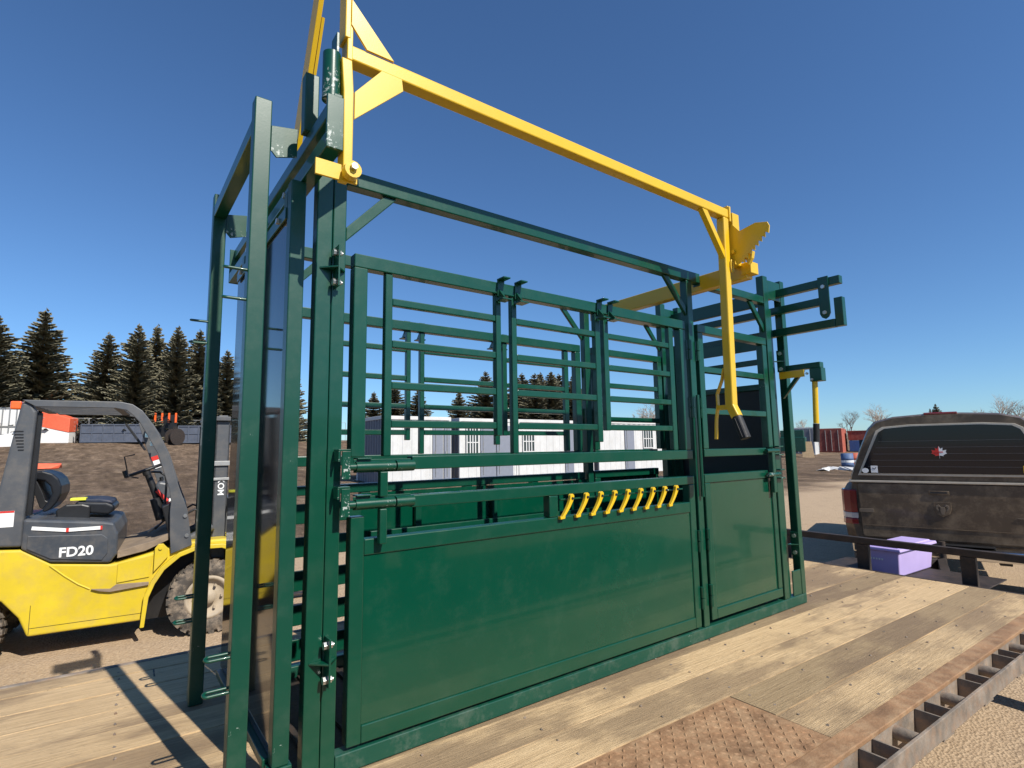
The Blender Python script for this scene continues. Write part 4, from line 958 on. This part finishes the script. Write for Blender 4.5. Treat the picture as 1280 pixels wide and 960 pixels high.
# red container: darker red on the shaded door end, paler red imitates the sunlit side
sh_container((62.8, 24.1, T(62.8, 24.1)), rad(18), 6.1, 2.44, 2.6, 'red_light', 'red_cont', 'dark red container with locking bars and a long side coloured paler as sunlit')
sh_container((54.2, 23.0, T(54, 23)), rad(18), 3.0, 2.3, 2.6, 'cab_white', 'cab_grey', 'short white container standing left of the red shipping container', )
def simple(name, loc, rz, label, cat, group=None): return empty(name, loc, rz, label, cat, group)
r = simple('roll_off_bin', (67.6, 22.6, T(67, 23)), rad(18), 'red and blue steel bin stack right of the red container', 'bin')
MB().box(0, 5, 0, 2.6, 1.35, 2.3).build('upper_bin', 'red_cont', r, bevel=.03); MB().box(0, 5, .05, 2.55, .1, 1.3).build('lower_bin', 'blue', r, bevel=.03)
m = MB()
for k in range(7): m.box(.1+.78*k, .18+.78*k, -.06, -.001, .1, 2.3)
m.box(-.05, 5.05, -.08, 2.65, 2.301, 2.4); m.build('bin_ribs', 'red_cont', r, bevel=.01)
r = simple('loader_attachment', (47.0, 20.3, T(47, 20)), rad(108), 'dark green farm implement standing before the white container', 'implement')
m = MB(); m.box(0, 2.2, 0, 1.0, .5, 1.7); m.box(.2, 2.0, -.3, -.01, 1.2, 2.3); m.build('hopper', 'green_dull', r, bevel=.05)
m = MB()
for x in (.1, 1.0, 2.0): m.box(x, x+.1, 0, .1, 0, .49); m.box(x, x+.1, .85, .95, 0, .49)
m.build('legs', 'green_dull', r)
r = tag(MB().prism([(0, 0), (.85, 0), (.70, 1.35), (-.1, 1.35)], 'y', 0, .03).build('plywood_sheet', 'plywood'), 'pale plywood sheet leaning on the dark green implement', 'plywood')
r.location = (45.9, 20.2, T(46, 20)); r.rotation_euler = (rad(-12), 0, rad(-70))
m = MB()
for k in range(5): m.box(0, 7, .0+.24*k, .12+.24*k, .12, .16)
for k in range(4): m.box(.3+2.0*k, .4+2.0*k, 0, 1.1, 0, .119)
o = tag(m.build('pallet_stack', 'red_light', bevel=.005), 'low faded red timber rack lying before the red container', 'pallet'); o.location = (50, 18.2, T(50, 18.2)); o.rotation_euler.z = rad(-62)
# drums and cones
def drum(loc, m1, label, band=None):
    r = simple('barrel', loc, 0, label, 'barrel', 'barrels beside the truck')
    MB().lathe([(.001, 0), (.29, 0), (.29, .28), (.305, .30), (.29, .32), (.29, .58), (.305, .6), (.29, .62), (.29, .88), (.001, .88)], (0, 0, 0), 'z', 24).build('drum', m1, r)
    if band: MB().lathe([(.296, .40), (.296, .52)], (0, 0, 0), 'z', 24).build('band', band, r)
drum((32.3, 10.95, T(31, 11)), 'orange_dull', 'orange barrel with white band just left of the pickup canopy', 'white_paint')
drum((31.6, 11.05, T(30, 11)), 'blue_dull', 'blue barrel beside the orange one near the pickup', 'white_paint')
r = simple('debris_heap', (29.9, 10.9, T(30, 11)), .3, 'white crumpled sheet scraps on the ground left of the barrels', 'scrap sheets')
for k in range(7):
    m = MB(); a = random.uniform(0, 6); L = random.uniform(.3, .7); dx, dy = random.uniform(-.9, .9), random.uniform(-.5, .5)
    m.add([(dx, dy, 0.02), (dx+L*math.cos(a), dy+L*math.sin(a), .06), (dx+L*math.cos(a+.9), dy+L*math.sin(a+.9), .16), (dx+.2, dy+.1, .22)], [(0, 1, 2), (0, 2, 3), (1, 2, 3), (0, 1, 3)]); m.build('scrap_sheet', 'cab_white', r)

# left side: long blue-grey bins, tarp, panels
def bin_(loc, rz, L, H, label):
    r = simple('long_steel_bin', loc, rz, label, 'steel bin', 'blue-grey bins before the spruces')
    MB().box(0, L, 0, 2.2, .15, H).build('bin_body', 'bin', r, bevel=.03)
    m = MB(); k = 0; x = 0
    while x <= L: m.box(x, x+.09, -.07, -.001, .16, H-.1); x += .98
    m.box(0, L, -.08, -.001, H-.099, H+.03); m.box(0, L, -.08, -.001, .13, .25)
    m.box(.0, L, -.06, -.001, H*.55, H*.55+.06)
    m.build('bin_ribs', 'bin', r, bevel=.01)
    m = MB()
    for y in (.2, .9, 1.6): m.box(-.5, -.42, y, y+.08, 0, H); m.box(-.42, -.01, y+.01, y+.07, H*.8, H*.85)
    m.build('end_ladder', 'darksteel', r)
bin_((-2.3, 70, T(-2, 70)-.05), rad(-20), 5.6, 2.0, 'long blue-grey ribbed bin seen through the forklift cab')
bin_((6.1, 67.5, T(6, 67.5)-.05), rad(-20), 5.5, 2.0, 'long blue-grey ribbed bin right of the forklift cab')
r = simple('tarp_covered_stack', (-5.6, 71.5, T(-5.6, 71.5)-.05), rad(-20), 'stack under a white and orange tarp left of the bins', 'tarp stack')
m = MB(); m.add([(0, 0, 0), (2.5, 0, 0), (2.5, 2, 0), (0, 2, 0), (0.05, .2, 3.3), (2.4, .2, 2.5), (2.4, 1.8, 2.6), (0.05, 1.8, 3.4)], [(0, 3, 2, 1), (4, 5, 6, 7), (0, 1, 5, 4), (1, 2, 6, 5), (2, 3, 7, 6), (3, 0, 4, 7)]); m.build('white_cover', 'tarp_white', r, bevel=.08)
m = MB(); m.add([(-.02, .12, 1.7), (2.48, .05, 1.1), (2.48, 1.9, 1.2), (-.02, 1.9, 1.7), (0.0, .12, 3.36), (2.47, .12, 2.56), (2.47, 1.88, 2.66), (0.0, 1.88, 3.46)], [(0, 3, 2, 1), (4, 5, 6, 7), (0, 1, 5, 4), (1, 2, 6, 5), (2, 3, 7, 6), (3, 0, 4, 7)])
m.v = [(x, y-.03 if y < 1 else y+.03, z) for x, y, z in m.v]; m.build('orange_tarp', 'tarp_orange', r, bevel=.05)
MB().box(-1.0, -.5, 0, .5, 0, 3.5).build('white_post', 'tarp_white', r, bevel=.03)
r = simple('panel_crate', (-9.0, 71, T(-9, 71)), rad(-25), 'white slatted crate panel at the left edge behind forklift', 'crate')
m = MB(); m.box(0, 3.2, 0, .1, .9, 3.5); m.build('panel', 'tarp_white', r)
m = MB()
for k in range(6): m.box(.02+.6*k, .12+.6*k, -.06, -.001, .9, 3.5)
m.box(0, 3.2, -.08, -.061, 3.4, 3.52); m.box(0, 3.2, -.08, -.061, 1.6, 1.7); m.build('slats', 'galv', r)
m = MB(); m.box(.1, .2, 0, .09, 0, .899); m.box(3.0, 3.1, 0, .09, 0, .899); m.build('legs', 'galv', r)
r = simple('sheet_metal_pile', (-7.9, 64, T(-8, 64)), rad(-10), 'pale pile of sheet metal offcuts at far left', 'sheet metal')
for k in range(6):
    m = MB(); x = random.uniform(-1.2, .8); y = random.uniform(-.5, .5); h = random.uniform(.5, 1.6)
    m.add([(x, y, 0), (x+1.2, y+.1, .05), (x+1.1, y+.4, h), (x-.1, y+.3, h*.8)], [(0, 1, 2, 3)]); o = m.build('metal_sheet', 'cab_white', r); sd = o.modifiers.new('s', 'SOLIDIFY'); sd.thickness = .03
m = MB(); rnd = random.Random(5); P_ = [(rnd.uniform(-.5, .5), rnd.uniform(-.35, .35), rnd.uniform(0, .34)) for _ in range(26)]
bmx = bmesh.new(); [bmx.verts.new(p) for p in P_]; bmesh.ops.convex_hull(bmx, input=bmx.verts); me = bpy.data.meshes.new('tarp_bundle'); 
bmesh.ops.delete(bmx, geom=[v for v in bmx.verts if not v.link_faces], context='VERTS'); bmx.to_mesh(me); bmx.free(); me.materials.append(M['tarp_orange'])
o = bpy.data.objects.new('tarp_bundle', me); COL.objects.link(o); o.location = (-2.25, 34.0, T(-2.2, 34)-.03); tag(o, 'crumpled orange tarp bundle lying on the mud behind the seat', 'tarp')
# hi-vis frames above the bins
r = simple('barricade_stack', (4.0, 71.0, T(5, 71)), rad(-25), 'stacked orange safety barricades standing behind the bins', 'barricades')
for k in range(4): MB().box(.05+.7*k, .25+.7*k, 0, .1, 2.2, 3.3).build('orange_post', 'orange', r, bevel=.02)
MB().box(.1, 2.4, .101, .15, .0, 3.1).build('dark_board', 'black', r)
# round drum reel near the bins
r = simple('cable_reel', (5.6, 64.5, T(5.6, 64.5)), rad(35), 'dark round cable reel between the two blue-grey bins', 'cable reel')
for y0 in (-.4, .32): MB().cyl((0, y0, .86), (0, y0+.08, .86), .85, n=28, smooth=False).build('flange', 'darksteel', r)
MB().cyl((0, -.32, .86), (0, .32, .86), .5, n=20).build('drum', 'black', r)
# chain link fence
def fence(a, b, h, label):
    a, b = Vector(a), Vector(b); L = (b-a).length; d = (b-a)/L
    r = simple('chain_link_fence', a, math.atan2(d.y, d.x), label, 'fence'); n = int(L/3)
    for k in range(n+1):
        x = L*k/n; MB().cyl((x, 0, -.3), (x, 0, h), .03, n=8).build('post', 'galv', r)
    MB().cyl((0, 0, h), (L, 0, h), .022, n=6).build('top_rail', 'galv', r)
    m = MB(); s_ = .45; k = 0; x = 0
    while x < L-h: m.bar((x, 0, .05), (x+h-.1, 0, h-.05), .008, .008); m.bar((x+h-.1, .01, .05), (x, .01, h-.05), .008, .008); x += s_
    m.build('wire_mesh', 'galv', r)
fence((-14, 71.5, T(-14, 71.5)), (26, 71.5, T(26, 71.5)), 2.6, 'grey chain link fence behind the bins at the foot of the spruces')

# ------------------------------------------------------------------ trees
def spruce_mesh(seed, H=12.0, R=2.9):
    rnd = random.Random(seed); v = []; f = []
    levels = int(H*3.6)
    for li in range(levels):
        t = (li+rnd.random()*.7)/levels; z = .25+t*(H-.35); Rz = R*((1-t)**.85)*(.82+.3*rnd.random())+.10
        nbr = max(5, int(12*(1-t)+4)); ph = rnd.random()*6.28
        for b in range(nbr):
            a = ph+6.283*b/nbr+rnd.uniform(-.25, .25); L = Rz*rnd.uniform(.72, 1.1); ca, sa = math.cos(a), math.sin(a)
            droop = rnd.uniform(.05, .30)*(1-t*.8)-.22*t
            n = max(3, int(L*5.2))
            for k in range(n):
                s = (k+.4)/n; 
                r_ = L*s; cz = z-droop*L*s+.26*L*s**3*.6
                w = (.34*(1-s*.72)+.05)*min(1, L*.9+.25); hh = .09+.13*(1-s)
                ln = L/n*1.7
                for side_ in (-1, 1, 0):
                    px, py = ca*r_, sa*r_
                    if side_ == 0:
                        # vertical hanging tuft under branch
                        q = [(px, py, cz+.03), (px+ca*ln, py+sa*ln, cz+.02), (px+ca*ln*.8, py+sa*ln*.8, cz-hh*rnd.uniform(.8, 1.8)), (px-ca*ln*.1, py-sa*ln*.1, cz-hh*rnd.uniform(.8, 1.8))]
                        o = len(v); v += q; f.append((o, o+1, o+2, o+3))
                    else:
                        ex = -sa*side_*w+ca*w*.75; ey = ca*side_*w+sa*w*.75
                        q = [(px-ca*.04, py-sa*.04, cz+.03), (px+ca*ln*.9, py+sa*ln*.9, cz+.04), (px+ex, py+ey, cz-rnd.uniform(.0, .14))]
                        o = len(v); v += q; f.append((o, o+1, o+2))
    # tip leader
    for k in range(10):
        a = k*.63; z = H-.5+.05*k; o = len(v); v += [(0, 0, z+.22), (math.cos(a)*.16, math.sin(a)*.16, z), (math.cos(a+.6)*.10, math.sin(a+.6)*.10, z-.12)]; f.append((o, o+1, o+2))
    cm = bpy.data.meshes.new('spruce_crown'); cm.from_pydata(v, [], f); cm.materials.append(M['needles'])
    tm = MB(); tm.cyl((0, 0, -.3), (0, 0, H*.97), .17, .02, n=8); 
    return cm, tm
variants = []
for i in range(4):
    cm, tm = spruce_mesh(11+i, 12.0, (3.0, 2.6, 2.8, 3.1)[i]); me = bpy.data.meshes.new('spruce_trunk'); me.from_pydata(tm.v, [], tm.f); me.materials.append(M['bark']); variants.append((cm, me))
def spruce(x, y, H, vi, label, group, rot, wide=1.0):
    r = simple('spruce_tree', (x, y, T(x, y)-.2), rot, label, 'spruce tree', group); s = H/12.0
    for nm, me in (('crown', variants[vi][0]), ('trunk', variants[vi][1])):
        o = bpy.data.objects.new(nm, me); COL.objects.link(o); o.parent = r; o.scale = (s*wide, s*wide, s)
GA = 'spruces beyond the mud field'
left = [(-9.8, 74, 13.2, 'cut off at the left frame edge', 1.35), (-6.3, 76, 14.8, 'tallest and broadest, open sky both sides', 1.40), (-3.7, 90, 8.6, 'small brown, far back behind the orange tarp stack', 1.2),
        (-.5, 75, 12.6, 'left end of the dense group behind the bins', 1.25), (2.2, 73.2, 13.7, 'second from left in the dense group', 1.15), (4.1, 75.5, 14.2, 'third in the dense group, slim dark top', 1.1),
        (6.1, 73.6, 14.0, 'fourth in the dense group', 1.2), (8.5, 74.5, 14.0, 'just left of the chute front posts', 1.2), (11.6, 74, 11.6, 'seen between the two chute front posts', 1.3), (14.2, 75.5, 10.0, 'behind the black head gate panel', 1.2), (18.6, 73, 11.5, 'glimpsed left of the chute corner post', 1.2)]
for i, (x, y, H, d, w) in enumerate(left): spruce(x, y, H, i % 4, 'dark spruce, '+d, GA, i*1.3, w*1.12)
spruce(-1.5, 82, 9.5, 2, 'dark spruce filling the gap behind the dense group, lower half hidden', GA, .4, 1.5)
mid = [(27.2, 64.7, 6.8, 'short, over the grey cabin end wall'), (29.3, 63, 8.0, 'narrow, over the first cabin'), (31.8, 61.3, 7.2, 'low, over the doors of the first cabin'), (34.2, 49.3, 8.9, 'tall lone one over the second cabin'), (31.4, 50.5, 6.6, 'low, left of the lone tall one'),
       (36.9, 47, 8.3, 'left end of the clump over the third cabin'), (38.4, 48, 8.9, 'second in the clump over the third cabin'), (38.0, 45.2, 8.6, 'third in the clump over the third cabin'), (39.5, 46, 8.9, 'middle of the clump over the third cabin'), (39.6, 44.2, 8.9, 'fifth in the clump over the third cabin'), (41.5, 45, 8.8, 'sixth in the clump over the third cabin'), (41.6, 42.8, 8.4, 'right end of the clump over the third cabin')]
for i, (x, y, H, d) in enumerate(mid): spruce(x, y, H, (i+1) % 4, 'spruce '+d, 'spruces behind the white cabins', i*.9, 1.75)
spruce(131, 34.6, 8.2, 0, 'tiny dark spruce just above the pickup canopy roof', 'far spruces on the right', 1, 1.2); spruce(133.3, 36.2, 7.4, 1, 'tiny spruce tip left of the other one above the canopy roof', 'far spruces on the right', 2, .8)

def bare_mesh(seed, H=7.0, spread=.5, thick=.10, depth=6):
    rnd = random.Random(seed); m = MB()
    def grow(p, d, L, r, k):
        q = p+d*L; 
        # 3-sided tapered stick
        a = d.orthogonal().normalized(); b = d.cross(a); vs = []
        for c, rr in ((p, r), (q, r*.68)):
            for j in range(3): t = 2.094*j; vs.append(c+(a*math.cos(t)+b*math.sin(t))*rr)
        m.add(vs, [(0, 1, 4, 3), (1, 2, 5, 4), (2, 0, 3, 5)])
        if k == 0: return
        for i in range(rnd.choice((2, 3, 3))):
            nd = (d+Vector((rnd.uniform(-1, 1), rnd.uniform(-1, 1), rnd.uniform(-.35, .75)))*spread).normalized()
            grow(p+d*L*rnd.uniform(.55, 1.0), nd, L*rnd.uniform(.6, .86), r*.6, k-1)
    grow(Vector((0, 0, 0)), Vector((0, 0, 1)), H*.24, thick, depth)
    return m
bares = []
for i in range(4):
    b = bare_mesh(20+i, 7.0, .62, .15, 7); tr_ = bare_mesh(20+i, 7.0, .62, .15, 0); me = bpy.data.meshes.new('bare_crown'); me.from_pydata([tuple(q) for q in b.v], [], b.f); me.materials.append(M['twig'])
    t2 = bpy.data.meshes.new('bare_trunk'); t2.from_pydata([(x*1.3, y*1.3, z) for x, y, z in tr_.v], [], tr_.f); t2.materials.append(M['bark']); bares.append((me, t2))
def bare(x, y, H, vi, label, group, rot, w=1.0):
    r = simple('bare_tree', (x, y, T(x, y)-.1), rot, label, 'bare tree', group); s = H/6
    for nm, me in (('crown', bares[vi][0]), ('trunk', bares[vi][1])):
        o = bpy.data.objects.new(nm, me); COL.objects.link(o); o.parent = r; o.scale = (s*w, s*w, s)
GB = 'leafless trees along the far yard edge'
bt = [(103, 34.6, 7.6, 'pale leafless tree, rounded crown left of the pickup canopy', 1.3), (105, 40, 6.6, 'leafless tree left of the rounded pale one', 1.2), (98, 45, 5.2, 'low leafless tree above the red container', 1.2), (90, 47, 4.6, 'low leafless tree right behind the yellow drop handle', 1.3),
      (91.2, 17.6, 7.6, 'leafless tree with tall thin stems above the canopy roof', 1.0), (96, 16.2, 6.6, 'dense leafless tree at the right frame edge', 1.4), (92, 15.2, 6.0, 'leafless tree between the tall stems and the frame edge', 1.3), (104, 25, 6.2, 'faint leafless tree above the middle of the canopy roof', 1.3), (110, 30, 6.2, 'faint leafless tree right of the red brake light', 1.1), (84, 50, 5.0, 'low leafless tree right of the chute end posts', 1.4)]
for i, (x, y, H, d, w) in enumerate(bt): bare(x, y, H, i % 4, d, GB, i*1.1, w)
# leafless trees behind the last cabin and a brushy bank
for i, (x, y) in enumerate(((44, 34), (46, 34.5), (48.5, 34), (51, 33.6), (53.5, 34.2))):
    bare(x, y, 5.6+.4*(i % 3), i % 4, '%s leafless tree from the left over the last cabin' % ('first', 'second', 'third', 'fourth', 'fifth')[i], 'leafless trees over the last cabin', i*.7, 1.6)
rnd = random.Random(9); m = MB()
for i in range(5200):
    x = rnd.uniform(34, 60); y = 30+rnd.uniform(-1.2, 1.2)+(x-40)*.05; z = T(x, y); h = rnd.uniform(.6, 3.6); dx, dy = rnd.uniform(-.5, .5), rnd.uniform(-.3, .3); w = .018
    m.add([(x-w, y, z), (x+w, y, z), (x+dx, y+dy, z+h)], [(0, 1, 2)])
tag(m.build('brush', 'hedge'), 'grey leafless brush behind the last cabin', kind='stuff')
m = MB()
for i in range(14000):
    x = rnd.uniform(78, 175); y = rnd.uniform(12, 92); 
    if abs((x-78)-(92-y)*.9) > 14: continue
    z = T(x, y); h = rnd.uniform(.8, 2.9); w = .09; a = rnd.uniform(0, 3)
    m.add([(x-w, y+w, z), (x+w, y-w, z), (x+rnd.uniform(-.9, .9), y+rnd.uniform(-.9, .9), z+h)], [(0, 1, 2)])
tag(m.build('far_brush', 'hedge'), 'low grey brush along the far edge of the yard', kind='stuff')
